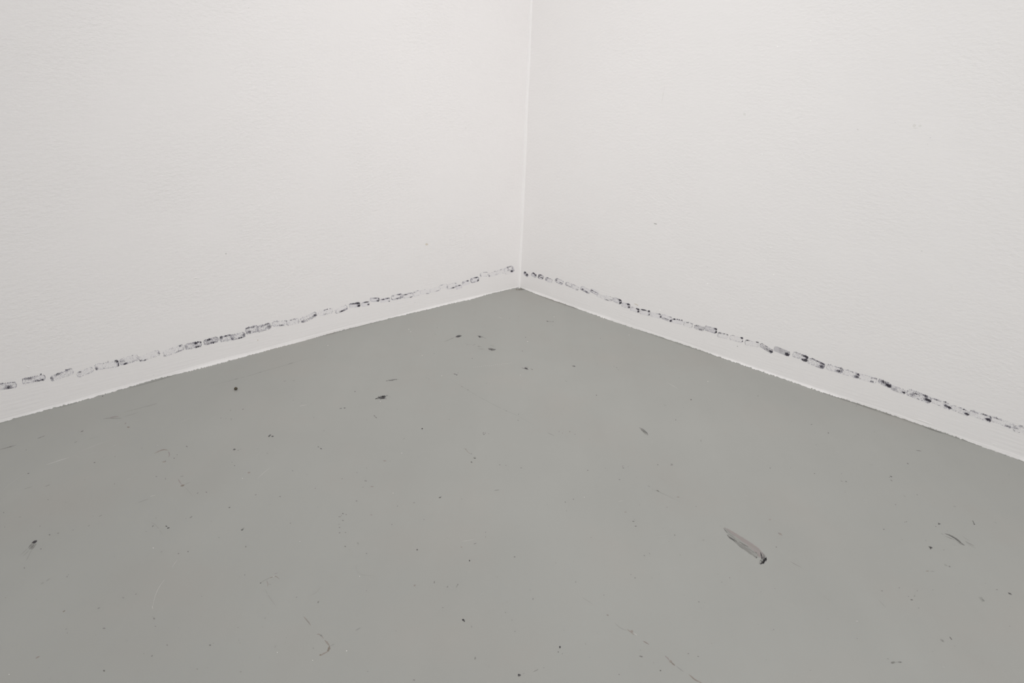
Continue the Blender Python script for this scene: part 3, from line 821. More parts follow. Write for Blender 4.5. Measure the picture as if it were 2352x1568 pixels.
# ------------------------------------------------------------------ marks
class Mark:
    """thin dried marks drawn on a surface: ribbons, blots and rows of short strokes"""

    def __init__(self, place, base=0.0004, seed=0, pal=FP):
        self.place, self.base, self.v, self.f, self.i, self.m, self.th = place, base, [], [], [], [], []
        self.n = 0
        self.r = random.Random(seed)
        self.pal = pal

    def mi(self, key):
        m = self.pal[key]
        if m not in self.m:
            self.m.append(m)
        return self.m.index(m)

    def lift(self):
        self.n += 1
        return self.base + 0.000004 * min(self.n, 50)

    def put(self, x, y, lift, th):
        self.v.append(self.place(x, y, lift))
        self.th.append(th)
        return len(self.v) - 1

    def add(self, pts, key, lift, inner=.62):
        cx = sum(p[0] for p in pts) / len(pts)
        cy = sum(p[1] for p in pts) / len(pts)
        n = len(pts)
        c = self.put(cx, cy, lift, 1.0)
        k1 = [self.put(cx + (x - cx) * inner, cy + (y - cy) * inner, lift, .9) for x, y in pts]
        k2 = [self.put(cx + (x - cx) * 1.1, cy + (y - cy) * 1.1, lift, 0.0) for x, y in pts]
        m = self.mi(key)
        for q in range(n):
            w = (q + 1) % n
            self.f.append((c, k1[q], k1[w]))
            self.f.append((k1[q], k2[q], k2[w], k1[w]))
            self.i += [m, m]

    def blot(self, x, y, rx, ry, ang, key, n=12, rough=.2):
        a = math.radians(ang)
        pts = []
        rx, ry = rx * 1.08 + .12, ry * 1.08 + .12
        for q in range(n):
            th = -6.2832 * q / n
            rr = 1 + self.r.uniform(-rough, rough)
            u, w = rx * rr * math.cos(th), ry * rr * math.sin(th)
            pts.append((x + u * math.cos(a) - w * math.sin(a), y + u * math.sin(a) + w * math.cos(a)))
        self.add(pts, key, self.lift())

    def ribbon(self, pts, wid, key, taper=True, jit=.25, seg=3.0, gap=0.0, full=.75):
        P_ = [np.array(p, float) for p in pts]
        out = []
        for a, b in zip(P_[:-1], P_[1:]):
            k = max(1, int(np.linalg.norm(b - a) / seg))
            for q in range(k):
                out.append(a + (b - a) * q / k)
        out.append(P_[-1])
        if len(out) == 2:
            out.insert(1, (out[0] + out[1]) / 2)
        for _ in range(2):
            o2 = list(out)
            for q in range(1, len(out) - 1):
                o2[q] = (out[q - 1] + 2 * out[q] + out[q + 1]) / 4
            out = o2
        n = len(out)
        L_ = self.lift()
        prev = None
        m = self.mi(key)
        for q in range(n):
            d = out[min(q + 1, n - 1)] - out[max(q - 1, 0)]
            d = d / (np.linalg.norm(d) + 1e-9)
            nn = np.array([-d[1], d[0]])
            t = q / (n - 1)
            w = wid / 2 * (1 + self.r.uniform(-jit, jit)) * 1.25
            if taper:
                w *= max(0.25, math.sin(math.pi * min(max(t, .03), .97)) ** .55)
            th = self.r.uniform(full, 1.0)
            if q in (0, n - 1) and taper:
                th = 0.15
            a, c = out[q] + nn * w, out[q] - nn * w
            cur = (self.put(a[0], a[1], L_, 0.0), self.put(*((out[q] + a) / 2), L_, th), self.put(*((out[q] + c) / 2), L_, th),
                   self.put(c[0], c[1], L_, 0.0))
            if prev and self.r.random() >= gap:
                for z in range(3):
                    self.f.append((prev[z], cur[z], cur[z + 1], prev[z + 1]))
                    self.i.append(m)
            prev = cur

    def hatch(self, x, y, lx, ly, n, slen, sang, wid, key):
        """n short strokes set side by side from (x,y) to (x+lx,y+ly)"""
        a = math.radians(sang)
        for q in range(n):
            t = (q + .5) / n
            sl = slen * (0.45 + 0.55 * math.sin(math.pi * t)) * self.r.uniform(.7, 1.1)
            cx, cy = x + lx * t, y + ly * t
            self.ribbon([(cx - sl / 2 * math.cos(a), cy - sl / 2 * math.sin(a)), (cx + sl / 2 * math.cos(a), cy + sl / 2 * math.sin(a))],
                        wid, key, seg=1.2)

    def grains(self, x, y, rx, ry, ang, n, size, key):
        a = math.radians(ang)
        for _ in range(n):
            u, w = self.r.gauss(0, .5) * rx, self.r.gauss(0, .5) * ry
            self.blot(x + u * math.cos(a) - w * math.sin(a), y + u * math.sin(a) + w * math.cos(a),
                      size * self.r.uniform(.6, 1.5), size * self.r.uniform(.5, 1), self.r.uniform(0, 180), key, 6)

    def build(self, name, parent=None, label=None, cat=None, group=None):
        o = link(name, self.v, self.f, self.m, self.i, parent)
        at = o.data.attributes.new('thickness', 'FLOAT', 'POINT')
        at.data.foreach_set('value', np.array(self.th, dtype=np.float32))
        if label:
            recenter(o)
            tag(o, label, cat, group)
        return o


def FM(seed):
    return Mark(on_floor, 0.00008, seed)


GRP = 'dirt marks scattered over the grey floor'

# the long smear, lower right
m = FM(1)
m.ribbon([(1662, 1211), (1674, 1222), (1690, 1234), (1710, 1249), (1730, 1263), (1746, 1275), (1758, 1285)], 15, 'rose', seg=5, jit=.08)
m.ribbon([(1668, 1213), (1690, 1229), (1712, 1243), (1734, 1257), (1750, 1269), (1760, 1280)], 9, 'rose', seg=5, jit=.08)
m.ribbon([(1664, 1214), (1676, 1226), (1692, 1240), (1712, 1255), (1730, 1268), (1744, 1281)], 9, 'faint', seg=5, jit=.1)
m.ribbon([(1672, 1229), (1684, 1238), (1698, 1250), (1718, 1265), (1738, 1281)], 6, 'soft', seg=5, jit=.2, full=.4)
m.ribbon([(1700, 1246), (1716, 1257), (1734, 1270)], 6, 'soft', seg=4, jit=.2, full=.4)
for pts, w, k in (
        ([(1662, 1212.5), (1666, 1218), (1671, 1224)], 1.6, 'mid'), ([(1664, 1211), (1671, 1218), (1682, 1227), (1690, 1232)], 1.2, 'soft'),
        ([(1668, 1212), (1684, 1222), (1702, 1234), (1722, 1247)], .8, 'tan'), ([(1670, 1227), (1674, 1233), (1681, 1239)], 2.4, 'mid'),
        ([(1674, 1232), (1682, 1238), (1690, 1244)], 2.6, 'dark'), ([(1683, 1236), (1688, 1240), (1694, 1245)], 2.4, 'mid'),
        ([(1671, 1226), (1679, 1229), (1690, 1238)], 2.0, 'soft'), ([(1690, 1245), (1700, 1255), (1708, 1261)], 1.6, 'mid'),
        ([(1686, 1240), (1696, 1250), (1704, 1257)], 1.8, 'soft'), ([(1697, 1243), (1703, 1247), (1712, 1252), (1720, 1256)], 2.0, 'mid'),
        ([(1700, 1248), (1714, 1258), (1728, 1266)], 1.4, 'soft'), ([(1706, 1254), (1718, 1261), (1734, 1268)], 2.8, 'soft'),
        ([(1712, 1262), (1726, 1270), (1738, 1279)], 1.0, 'soft'), ([(1716, 1259), (1730, 1266), (1740, 1270)], 1.0, 'soft'),
        ([(1690, 1231), (1712, 1244), (1736, 1258), (1750, 1269)], .8, 'tan'), ([(1720, 1250), (1738, 1261), (1750, 1270)], .8, 'faint'),
        ([(1734, 1267), (1739, 1271)], 2.0, 'mid'), ([(1741, 1272), (1740, 1276)], 1.6, 'mid'),
        ([(1746.5, 1267), (1748.5, 1274), (1750.5, 1280), (1749.5, 1286)], 2.8, 'black'), ([(1745, 1266), (1749, 1271)], 1.2, 'dark'),
        ([(1750, 1268), (1755, 1273), (1760, 1280)], .9, 'soft')):
    m.ribbon(pts, w, k, seg=2)
m.grains(1757, 1283.5, 5, 3.2, -40, 42, 1.05, 'black')
m.grains(1753, 1290.5, 4.6, 3.0, -30, 34, 1.0, 'black')
m.grains(1753, 1279, 4, 6, 0, 26, .6, 'dark')
m.grains(1748, 1289, 4, 4, 0, 20, .6, 'mid')
m.grains(1737, 1280, 2, 1.5, 0, 6, .7, 'mid')
for q in range(10):
    t = q / 9
    m.ribbon([(1744 + 13 * t, 1293 - 10 * t), (1749 + 13 * t, 1296.5 - 11 * t)], .9, 'black', seg=1)
m.build('floor_smear', None, 'long grey smear with a black speckled end on the floor at lower right', 'smear', GRP)

m = FM(2)
m.ribbon([(2170, 1225), (2180, 1228), (2190, 1233), (2200, 1240), (2209, 1248), (2216, 1252)], 3.4, 'mid', seg=2)
m.ribbon([(2178, 1228), (2190, 1234), (2199, 1240.5), (2208, 1248)], 1.6, 'dark', seg=2)
m.ribbon([(2196, 1242), (2206, 1249), (2216, 1252.5)], 1.0, 'soft', seg=2)
m.ribbon([(2170, 1230.5), (2178, 1233.5), (2186, 1237), (2194, 1240)], .9, 'mid', seg=2)
m.ribbon([(2160, 1224), (2169, 1228)], 1.2, 'faint', seg=2)
m.ribbon([(2217, 1242.5), (2226, 1247.5), (2238, 1253.5)], 1.3, 'soft', seg=2)
m.ribbon([(2210, 1230), (2217, 1236), (2228, 1242)], .8, 'faint', seg=2)
m.ribbon([(2218, 1245), (2230, 1253), (2243, 1259)], .9, 'faint', seg=2)
m.ribbon([(2174, 1217.5), (2177, 1219.5)], .9, 'soft')
m.build('floor_smear', None, 'dark curved scuff with a thin second streak at far right of the floor', 'smear', GRP)

m = FM(3)
m.add([(72.5, 1246), (76, 1242.5), (80, 1240.5), (85.5, 1240), (85, 1243.5), (82, 1246), (80.5, 1248), (76, 1248)], 'black', m.lift())
m.ribbon([(83.5, 1248), (80, 1253), (76, 1259)], 2.0, 'dark', seg=2)
m.ribbon([(78, 1247), (72.5, 1253), (67, 1259.5)], 1.8, 'dark', seg=2)
m.ribbon([(80, 1248), (75, 1254.5), (69.5, 1261.5)], 1.8, 'mid', seg=2)
m.ribbon([(75, 1246), (69, 1253), (64, 1259)], 1.5, 'mid', seg=2)
m.ribbon([(76, 1248), (71, 1256), (66, 1261)], 3.0, 'soft', seg=2)
m.ribbon([(82, 1250), (77.5, 1256), (72, 1262)], 2.6, 'soft', seg=2)
for pts in ([(64, 1259), (55, 1267), (46, 1275)], [(67, 1263), (60, 1270), (52, 1277)], [(74, 1261), (69, 1269), (64, 1279), (60, 1288)],
            [(60, 1263), (50, 1271)]):
    m.ribbon(pts, 1.1, 'faint', seg=3)
m.build('floor_smear', None, 'black feathered scuff trailing down left at the left side of the floor', 'smear', GRP)

m = FM(4)
m.add([(861, 916), (866, 913), (872, 910.5), (878, 909.5), (885, 909), (886.5, 911.5), (885, 914), (885.5, 915.5), (880, 916), (874, 916.8),
       (872, 915), (866, 914.8)], 'dark', m.lift())
m.blot(879.5, 913.8, 5, 2.1, -3, 'black')
m.grains(876, 912, 9, 2.6, -14, 60, .8, 'black')
m.grains(864, 915.2, 3, .9, -20, 10, .6, 'dark')
m.grains(882, 910.5, 4, 1.3, 0, 18, .8, 'black')
m.blot(886.5, 915.4, 1, .7, 20, 'mid')
m.ribbon([(889, 908.3), (892, 909.2)], .8, 'soft')
m.ribbon([(893.5, 910.5), (897, 911.8)], .9, 'soft')
m.build('floor_blot', None, 'coarse black crescent blot on the floor left of centre', 'blot', GRP)

m = FM(5)
m.ribbon([(886, 875.2), (892, 874), (900, 872.6), (908, 871.3), (916.5, 871)], 1.5, 'mid', seg=1.2, gap=.12, jit=.6)
m.grains(901, 872.4, 11, .9, -8, 34, .55, 'dark')
m.build('floor_blot', None, 'thin dotted dark streak just above the coarse crescent blot', 'blot', GRP)

m = FM(6)
m.add([(1045, 773.6), (1048, 771), (1052, 769.2), (1057, 769), (1061.5, 770.6), (1058, 773.2), (1053, 774.6), (1048, 774.6)], 'dark', m.lift())
m.blot(1052.5, 772.6, 5.2, 1.7, -6, 'black')
m.ribbon([(1045, 774), (1038, 777), (1030, 781), (1019, 785)], 1.5, 'faint', seg=2)
m.ribbon([(1043, 775), (1034, 779.5)], 1.0, 'soft', seg=2)
m.build('floor_blot', None, 'smooth black oval blot with a faint tail near the back corner', 'blot', GRP)

m = FM(7)
m.hatch(1096, 770.5, 15, 4.2, 9, 4.6, -58, .95, 'dark')
m.blot(1101.5, 773.2, 2.6, 1.7, 20, 'black')
m.blot(1113, 776, .9, .5, 20, 'soft')
m.blot(1115, 776.6, .5, .4, 20, 'mid')
m.build('floor_blot', None, 'short row of slanting black strokes right of the smooth oval blot', 'blot', GRP)

m = FM(8)
m.add([(1120, 799.4), (1127, 799.2), (1134, 800.8), (1139, 802), (1136, 804.8), (1129, 804.9), (1123, 803)], 'mid', m.lift())
m.grains(1130, 802.2, 9, 1.7, 6, 36, .8, 'dark')
m.blot(1128.5, 802.3, 3.2, 1.6, 12, 'dark')
m.hatch(1125, 792, 10, 3.4, 5, 3.6, -18, .8, 'soft')
m.build('floor_blot', None, 'dark grainy blot with small dashes above it near the back corner', 'blot', GRP)

m = FM(9)
m.hatch(1098, 801, 14, 0.4, 6, 5.5, 42, .6, 'soft')
m.hatch(1085, 793, 8, -3, 5, 4.0, -50, .6, 'soft')
m.grains(1098, 795.6, 6, .9, 5, 7, .55, 'mid')
m.grains(1072, 790, 8, 4, 20, 6, .6, 'soft')
m.build('floor_blot', None, 'faint grey hatched strokes left of the dark grainy blot', 'blot', GRP)

m = FM(10)
m.add([(1203, 845), (1206, 843.6), (1211, 844.4), (1213, 847), (1215, 849.6), (1210, 848.4), (1204, 846.8), (1198, 844.8)], 'mid', m.lift())
m.blot(1208.5, 846, 3.4, 1.6, 18, 'black')
m.hatch(1206, 842.3, 9, 1, 5, 2.4, -30, .7, 'mid')
m.blot(1222, 848.2, 1.6, .7, 18, 'mid')
m.blot(1219.5, 846.6, .8, .6, 10, 'soft')
m.ribbon([(1197, 844.4), (1204, 845.6)], 1, 'mid')
m.build('floor_blot', None, 'dark spiky blot in the middle of the floor below the back corner', 'blot', GRP)

m = FM(11)
m.hatch(1040, 857.6, 11, 3, 6, 2.2, -25, .9, 'mid')
m.blot(1049, 860.6, 1.5, .9, 0, 'dark')
m.blot(1045, 858.8, 2, .7, 20, 'dark')
m.blot(1052, 856.2, 1.4, .4, -15, 'soft')
m.build('floor_blot', None, 'small broken dark tick above the middle of the floor', 'blot', GRP)

m = FM(12)
m.ribbon([(1254, 736.4), (1258, 737.4), (1264, 738.4), (1271, 738.4)], .9, 'soft', seg=1)
m.blot(1257.5, 737.6, 2, .8, 10, 'dark')
m.blot(1270.5, 738.3, .9, .6, 0, 'dark')
m.build('floor_blot', None, 'tiny dark dash on the floor nearest the right wall skirting', 'blot', GRP)

m = FM(13)
m.blot(1318, 840.7, 4, 1.3, 12, 'mid')
m.blot(1319.5, 841, 1.8, .8, 10, 'dark')
m.ribbon([(1313, 839.8), (1317, 840.2)], .7, 'mid')
m.build('floor_blot', None, 'small dark lozenge blot on the floor right of the spiky blot', 'blot', GRP)

m = FM(14)
m.add([(1467, 981.3), (1474, 983.4), (1481, 988), (1486, 994), (1488.5, 1001.5), (1483, 996.5), (1476, 990.5), (1471, 986)], 'faint', m.lift())
m.ribbon([(1467, 981.3), (1475, 984), (1482, 989), (1487, 996), (1489, 1001)], 1.1, 'mid', seg=2)
for q in range(9):
    t = q / 8
    sx, sy = 1472 + 12 * t, 983.5 + 7.5 * t
    m.ribbon([(sx, sy), (sx + 1.2 + 2 * t, sy + 3.2), (sx + 2.2 + 3 * t, sy + 6.0 + 2 * t)], .85, 'dark' if q % 2 else 'mid', seg=1.5)
m.ribbon([(1471, 985), (1477, 991), (1484, 998)], .8, 'mid', seg=2)
m.build('floor_smear', None, 'feather-shaped dark scuff on the right half of the floor', 'smear', GRP)


# pellet: a small dark ball of dirt that really stands on the floor
def pellet(x, y, d, label):
    c = on_floor(x, y)
    rs = np.random.RandomState(3)
    v, f = [], []
    nu, nv = 12, 8
    r = d / 2
    for j in range(nv + 1):
        th = math.pi * j / nv
        for i in range(nu):
            ph = 2 * math.pi * i / nu
            k = r * (1 + .12 * (rs.rand() - .5)) if 0 < j < nv else r
            v.append((k * math.sin(th) * math.cos(ph), k * math.sin(th) * math.sin(ph), k * .9 * math.cos(th) + r * .88))
    for j in range(nv):
        for i in range(nu):
            f.append((j * nu + i, (j + 1) * nu + i, (j + 1) * nu + (i + 1) % nu, j * nu + (i + 1) % nu))
    m_ = ink('dark_crumb', (78, 72, 60), from_floor)
    o = link('dirt_pellet', v, f, [m_], smooth=True)
    o.location = tuple(c)
    tag(o, label, 'pellet')
    return o


pellet(542, 895, 0.0125, 'single round dark crumb lying on the floor near the left wall')

# single blots drawn with one to three strokes
SMALL = [
    ([('b', 618.5, 1001, 2.8, 1.5, -35, 'dark'), ('b', 620.5, 999, 2.2, 1.2, -10, 'dark'), ('b', 626, 1001.8, 2.5, 1.3, -8, 'dark')], 'pair of dark dots side by side left of the coarse crescent blot'),
    ([('b', 538.5, 1031.6, 3, 1.2, -6, 'dark'), ('b', 537.5, 1033.2, 2.4, .6, -6, 'mid'), ('r', [(545, 1035), (549, 1032.5)], 1.2, 'mid'), ('r', [(549, 1032.6), (556, 1030.4)], .8, 'faint')], 'small dark dash and paler tick below the pair of dots'),
    ([('b', 731.5, 1026, 1.9, .9, 25, 'mid'), ('b', 737.3, 1030, 2, 1.0, 30, 'dark')], 'two tiny dots one below the other left of floor centre'),
    ([('b', 782.5, 937.8, 3, .7, -6, 'mid'), ('b', 791.5, 936.6, 2.3, .9, -6, 'dark')], 'two thin dashes in line left of the coarse crescent blot'),
    ([('b', 860, 954.8, 2, .9, 35, 'mid'), ('b', 864, 958.7, 2, .9, 30, 'mid')], 'two small slanting dots below the coarse crescent blot'),
    ([('b', 1064, 1423.4, 2.9, 2.2, 20, 'black'), ('b', 1066.5, 1426, 1.6, 1.5, 0, 'dark')], 'round black speck low in the middle of the floor'),
    ([('b', 1192.6, 1550, 3.2, 2.9, 0, 'dark'), ('b', 1191.5, 1549.4, 1.8, 1.8, 0, 'black')], 'largest round black speck at the bottom middle edge'),
    ([('b', 1286.2, 1485.6, 1.9, 2.3, 0, 'black'), ('b', 1282.2, 1496.6, 1.4, 1.3, 0, 'mid'), ('b', 1291.6, 1501, 1.2, .9, 0, 'soft')], 'black speck with two smaller dots below it near the bottom edge'),
    ([('p', [(2132, 1254), (2138, 1254.6), (2143, 1257.4), (2139.5, 1259.6), (2137, 1261.6), (2135, 1258)], 'dark'), ('b', 2137.5, 1257, 2.6, 1.3, 15, 'black')], 'dark triangular chip mark below the curved scuff at right'),
    ([('p', [(2154.5, 1200), (2158, 1201.6), (2161.5, 1202.8), (2157.5, 1204.2), (2155.5, 1205)], 'dark'), ('b', 2149.5, 1208.4, 1.8, .7, 15, 'soft')], 'small dark triangular mark above the curved scuff at right'),
    ([('r', [(2233.5, 1194), (2236, 1199), (2237.5, 1203), (2240, 1205.5)], 2.0, 'mid'), ('b', 2238, 1203.4, 1.6, 1.2, 50, 'dark')], 'steep dark dash right of the curved scuff'),
    ([('b', 2319.5, 1363, 5, 1.9, 30, 'mid'), ('b', 2319, 1362.6, 3.2, 1.2, 32, 'dark')], 'dark slanting dash at the right picture edge'),
    ([('p', [(2043, 1093), (2046, 1092.6), (2050, 1095), (2047.5, 1095.6)], 'dark'), ('b', 2043, 1096, 1.2, .6, 0, 'soft'), ('b', 2047.5, 1103, 2.8, .9, 35, 'soft')], 'small dark arrow-like mark beneath the right wall'),
    ([('b', 557, 1215.4, 3.4, 1.5, -30, 'mid'), ('b', 555.6, 1216.8, 1.9, 1.3, 0, 'dark'), ('b', 560, 1212.4, 1.7, 1.0, -40, 'faint')], 'dark double dot left of centre in the lower floor'),
    ([('r', [(354, 1041), (362, 1037.5), (370, 1033.5), (378, 1032), (388, 1034.5)], 2.2, 'tan'), ('r', [(366, 1036), (377, 1031.6), (384, 1033)], 1.4, 'brown'), ('r', [(386, 1036), (390, 1043), (387, 1050)], 2.6, 'rose')], 'brown arched scrape on the floor at left'),
    ([('b', 377, 1060, 4, 1.2, -5, 'tan'), ('b', 380, 1058.4, 1.6, .9, 0, 'soft')], 'faint brown fleck under the brown arched scrape'),
    ([('p', [(413.5, 1116), (418, 1112.6), (425, 1112.2), (422, 1116), (418, 1117.4)], 'brown'), ('r', [(409, 1099.5), (413, 1107), (418, 1113)], 2.4, 'rose'), ('r', [(423, 1117), (433, 1127), (444, 1141)], 1.6, 'ghost'), ('r', [(424, 1112), (438, 1107)], 1.2, 'faint'), ('b', 417.5, 1093.6, 4, 1, -10, 'faint')], 'brown wedge mark with faint rays on the floor at left'),
    ([('r', [(745, 1469), (751, 1475), (757, 1483)], 4, 'tan'), ('r', [(757, 1482), (756, 1489), (752, 1497)], 5.2, 'brown'), ('r', [(755, 1495), (748, 1498), (741, 1502), (735, 1506)], 3.2, 'tan'), ('b', 736, 1503.6, 2.4, 1.6, -40, 'brown'), ('r', [(759, 1483), (769, 1478)], 1.6, 'faint'), ('r', [(727, 1457), (731, 1455), (739, 1460), (744, 1467)], 2.2, 'tan'), ('b', 737.5, 1459, 2.4, 1.8, 30, 'soft')], 'brown hook-shaped stain at the bottom left of centre'),
    ([('r', [(697, 1415), (704, 1423), (710, 1430), (713.5, 1436)], 2.8, 'tan'), ('r', [(702, 1421), (712, 1433.5)], 1.4, 'soft')], 'straight brown dash above the hook-shaped stain'),
    ([('r', [(596, 1340), (603, 1335), (612, 1330), (621, 1326)], 1.4, 'faint'), ('b', 598.6, 1338.4, 2, 1, -30, 'mid'), ('r', [(618, 1327), (626, 1325), (633, 1322.4), (637, 1325), (642, 1330)], 1.4, 'brown'), ('r', [(614, 1347), (616, 1340), (612, 1334), (613, 1331)], 1.5, 'tan'), ('r', [(616, 1340), (623, 1343)], 1.2, 'faint'), ('r', [(626, 1325), (632, 1322.2)], 1.2, 'pale'), ('r', [(630, 1317), (638, 1315.6)], 1.6, 'rose')], 'tangled thin brown scrape in the lower left floor'),
    ([('r', [(1527, 1505.6), (1534, 1511), (1539, 1519)], 3.0, 'rose'), ('b', 1540.5, 1518.6, 3.4, 2.8, 50, 'tan'), ('r', [(1540, 1518), (1545, 1524), (1551, 1528)], 3.0, 'brown'), ('r', [(1553, 1529), (1562, 1536), (1571, 1543)], 1.6, 'faint')], 'brown winding streak at the bottom right of centre'),
    ([('r', [(1582, 1548), (1590, 1555), (1597, 1561), (1606, 1565), (1616, 1571)], 3.2, 'tan'), ('r', [(1588, 1554), (1596, 1561), (1604, 1565)], 1.5, 'brown')], 'brown streak running out of the bottom edge'),
    ([('r', [(1440, 1444), (1446, 1449), (1452, 1454), (1457, 1458)], 2.2, 'tan'), ('b', 1451, 1450, 3.2, 3.2, 30, 'tan'), ('r', [(1456, 1453), (1464, 1459)], 1.8, 'pale')], 'light brown triangular chip above the winding streak'),
    ([('r', [(1476, 1471), (1483, 1475), (1491.6, 1480)], 2.8, 'rose'), ('r', [(1478, 1472), (1490, 1479)], 1.2, 'brown')], 'reddish dash between the triangular chip and the winding streak'),
    ([('b', 1472, 1507, 4, 1.7, 8, 'soft'), ('b', 1473, 1507.3, 2, .9, 0, 'mid')], 'grey oval smudge left of the winding streak'),
    ([('b', 2051, 1521, 5.4, 2.4, -5, 'soft'), ('b', 2050.5, 1522, 3, 1.3, 0, 'mid'), ('b', 2067, 1520, 4.6, 1.7, 3, 'soft'), ('b', 2068.5, 1520.4, 2.4, 1, 0, 'mid'), ('r', [(2055, 1520.4), (2064, 1520)], 1.2, 'faint'), ('b', 2039.5, 1512.6, 2.6, 1.2, 20, 'faint')], 'pair of soft grey smudges side by side at the lower right'),
    ([('r', [(2180.5, 1461.5), (2184, 1465.5), (2187, 1469.5)], 2.6, 'mid')], 'short dark dash low at the right, beside a paler smudge'),
    ([('r', [(2159, 1466.5), (2164, 1470.5), (2169.5, 1474.5)], 4.2, 'faint'), ('b', 2165, 1471.4, 2.6, 1.5, 40, 'soft')], 'pale grey smudge left of the short dark dash at right'),
    ([('p', [(2247, 1370), (2251, 1371), (2254, 1370), (2259, 1375), (2258, 1378), (2262, 1379.6), (2256, 1381), (2252, 1377)], 'faint'), ('r', [(2254, 1381), (2262, 1379.6)], 1.2, 'soft')], 'pale grey crumpled smudge near the right picture edge'),
    ([('b', 1090.4, 1051.6, 2.8, 1.1, 0, 'mid'), ('b', 1091, 1052.4, 1.6, .8, 0, 'dark'), ('r', [(1090, 1050.6), (1092, 1046)], 1, 'faint'), ('b', 1083, 1061, 2.2, 1.5, 40, 'mid')], 'two dark dots, one above the other, at floor centre'),
    ([('r', [(1064, 1029.6), (1070, 1031), (1075, 1039), (1083, 1042.6)], 1.1, 'tan'), ('b', 1070, 1031, .8, .7, 0, 'mid'), ('b', 1083, 1042, 1.3, .8, 20, 'soft')], 'thin wavy brown hairline above the two dots at floor centre'),
    ([('b', 1010.8, 1142, 2.8, 1.2, -12, 'dark'), ('r', [(1012, 1141.5), (1014.5, 1138)], 1, 'soft')], 'small dark checkmark-like dot left of floor centre'),
    ([('b', 1110, 994, 1, 1.8, 20, 'soft'), ('b', 1111.5, 997.4, 1.6, .8, 0, 'mid'), ('b', 1114.5, 994.4, 1.5, .8, 60, 'soft'), ('b', 1122.5, 996, 1, .6, 30, 'soft')], 'small ring of grey specks at floor centre above the hairline'),
    ([('b', 787.5, 1179, 1.8, .9, 20, 'mid'), ('b', 780, 1186.4, 3.6, .7, 0, 'soft'), ('b', 787.6, 1195, 2.6, .9, 20, 'soft'), ('b', 795, 1181.4, 1.6, .8, 0, 'soft'), ('b', 779, 1203.6, 3, .6, 0, 'faint'), ('b', 780, 1211, 1.6, .9, 0, 'soft'), ('b', 780, 1223, 1.8, 1.2, 0, 'soft'), ('b', 793.5, 1222.6, 1.8, .7, 0, 'soft'), ('b', 784, 1183, 1, .6, 0, 'soft')], 'loose column of small grey specks left of centre'),
    ([('b', 1792, 1226, 4.4, 1.8, 28, 'tan'), ('b', 1789, 1224, 2, .9, 30, 'soft'), ('r', [(1794, 1228), (1797.5, 1230.5)], .8, 'soft')], 'small brown fleck right of the long grey smear'),
    ([('r', [(191, 988.5), (186, 991.5)], 2.0, 'mid'), ('b', 189, 990, 3.4, .9, -22, 'mid')], 'short dark stroke on the floor close to the left wall'),
    ([('r', [(0, 1032), (12, 1029), (24, 1025.5), (38, 1021.5)], 1.5, 'soft'), ('r', [(20, 1026.6), (28, 1024.4)], 1.6, 'mid')], 'long thin dark stroke at the left picture edge'),
    ([('r', [(85, 1007), (92, 1004.6), (104, 1000)], 1.5, 'soft')], 'thin slanting stroke right of the stroke at the left edge'),
    ([('r', [(236, 962), (248, 960), (262, 960.4), (281, 960)], 1.3, 'soft'), ('r', [(252, 959), (264, 956.5), (273, 956)], 2.6, 'rose')], 'brownish wispy scrape on the floor beside the left wall'),
    ([('b', 2094, 1377, 2.6, 1.3, 15, 'mid'), ('b', 2087, 1369.6, 1.2, .7, 15, 'soft')], 'small dark dot under the pale smudges at lower right'),
    ([('r', [(2103, 1033.8), (2110, 1034.7), (2117, 1035.6)], 1.1, 'mid')], 'hair-thin dark dash just beneath the right wall'),
    ([('b', 2085, 1064.2, 2.4, .9, 28, 'mid')], 'tiny dash below the hair-thin dash at right'),
    ([('b', 1543, 1066, 2.8, 1.1, 20, 'soft'), ('b', 1541.6, 1068, 1.8, .8, 0, 'soft'), ('b', 1544.5, 1068.3, 1.4, .9, 0, 'faint')], 'small cluster of soft grey specks below the feather-shaped scuff'),
    ([('b', 1587.2, 917.4, 1.3, 1.2, 0, 'dark')], 'lone dark dot between the feather-shaped scuff and right wall'),
    ([('b', 147, 1403.4, 3.4, 1.1, -28, 'brown')], 'small brown dash at the lower left'),
    ([('b', 86, 1509, 5, 1.6, -25, 'tan')], 'blurred brown dash near the bottom left corner of the picture'),
    ([('b', 239, 1540, 2.3, 2, 0, 'mid')], 'round dark speck at the bottom left'),
    ([('b', 239, 1442.4, 3.2, 1.3, 0, 'soft')], 'grey oval speck above the round speck at bottom left'),
    ([('b', 731, 1382.4, 1.5, 2.8, 25, 'soft')], 'short upright grey dash above the straight brown dash'),
    ([('b', 1078.6, 1287, 1.5, 2, 0, 'dark'), ('b', 1083.5, 1284.6, .7, .5, 0, 'faint')], 'small dark dot in the lower middle floor above the round speck'),
    ([('b', 958, 1262, 1.8, 1.5, 10, 'dark')], 'small dark dot left of the lower middle floor'),
    ([('b', 1511, 1126.8, 3.4, .9, 28, 'mid'), ('r', [(1487, 1114.6), (1494, 1118.5)], .9, 'soft')], 'thin slanting dash left above the long grey smear'),
    ([('r', [(1224.5, 1542.5), (1231, 1539.6), (1237, 1536)], 1.6, 'soft'), ('r', [(1200, 1547.5), (1206, 1545)], 1.5, 'faint'), ('b', 1249, 1533, 1.6, .9, 0, 'faint')], 'broken grey streak beside the largest round speck'),
    ([('b', 1091.4, 1511, 1.4, 3.2, 18, 'soft')], 'short upright dash at the bottom middle'),
]
for k, (ops, label) in enumerate(SMALL):
    m = FM(100 + k)
    for op in ops:
        if op[0] == 'b':
            m.blot(*op[1:], n=10, rough=.16)
        elif op[0] == 'r':
            m.ribbon(op[1], op[2], op[3], seg=2)
        else:
            m.add(op[1], op[2], m.lift())
    m.build('floor_speck' if ops[0][0] == 'b' else 'floor_streak', None, label, 'stain', GRP)

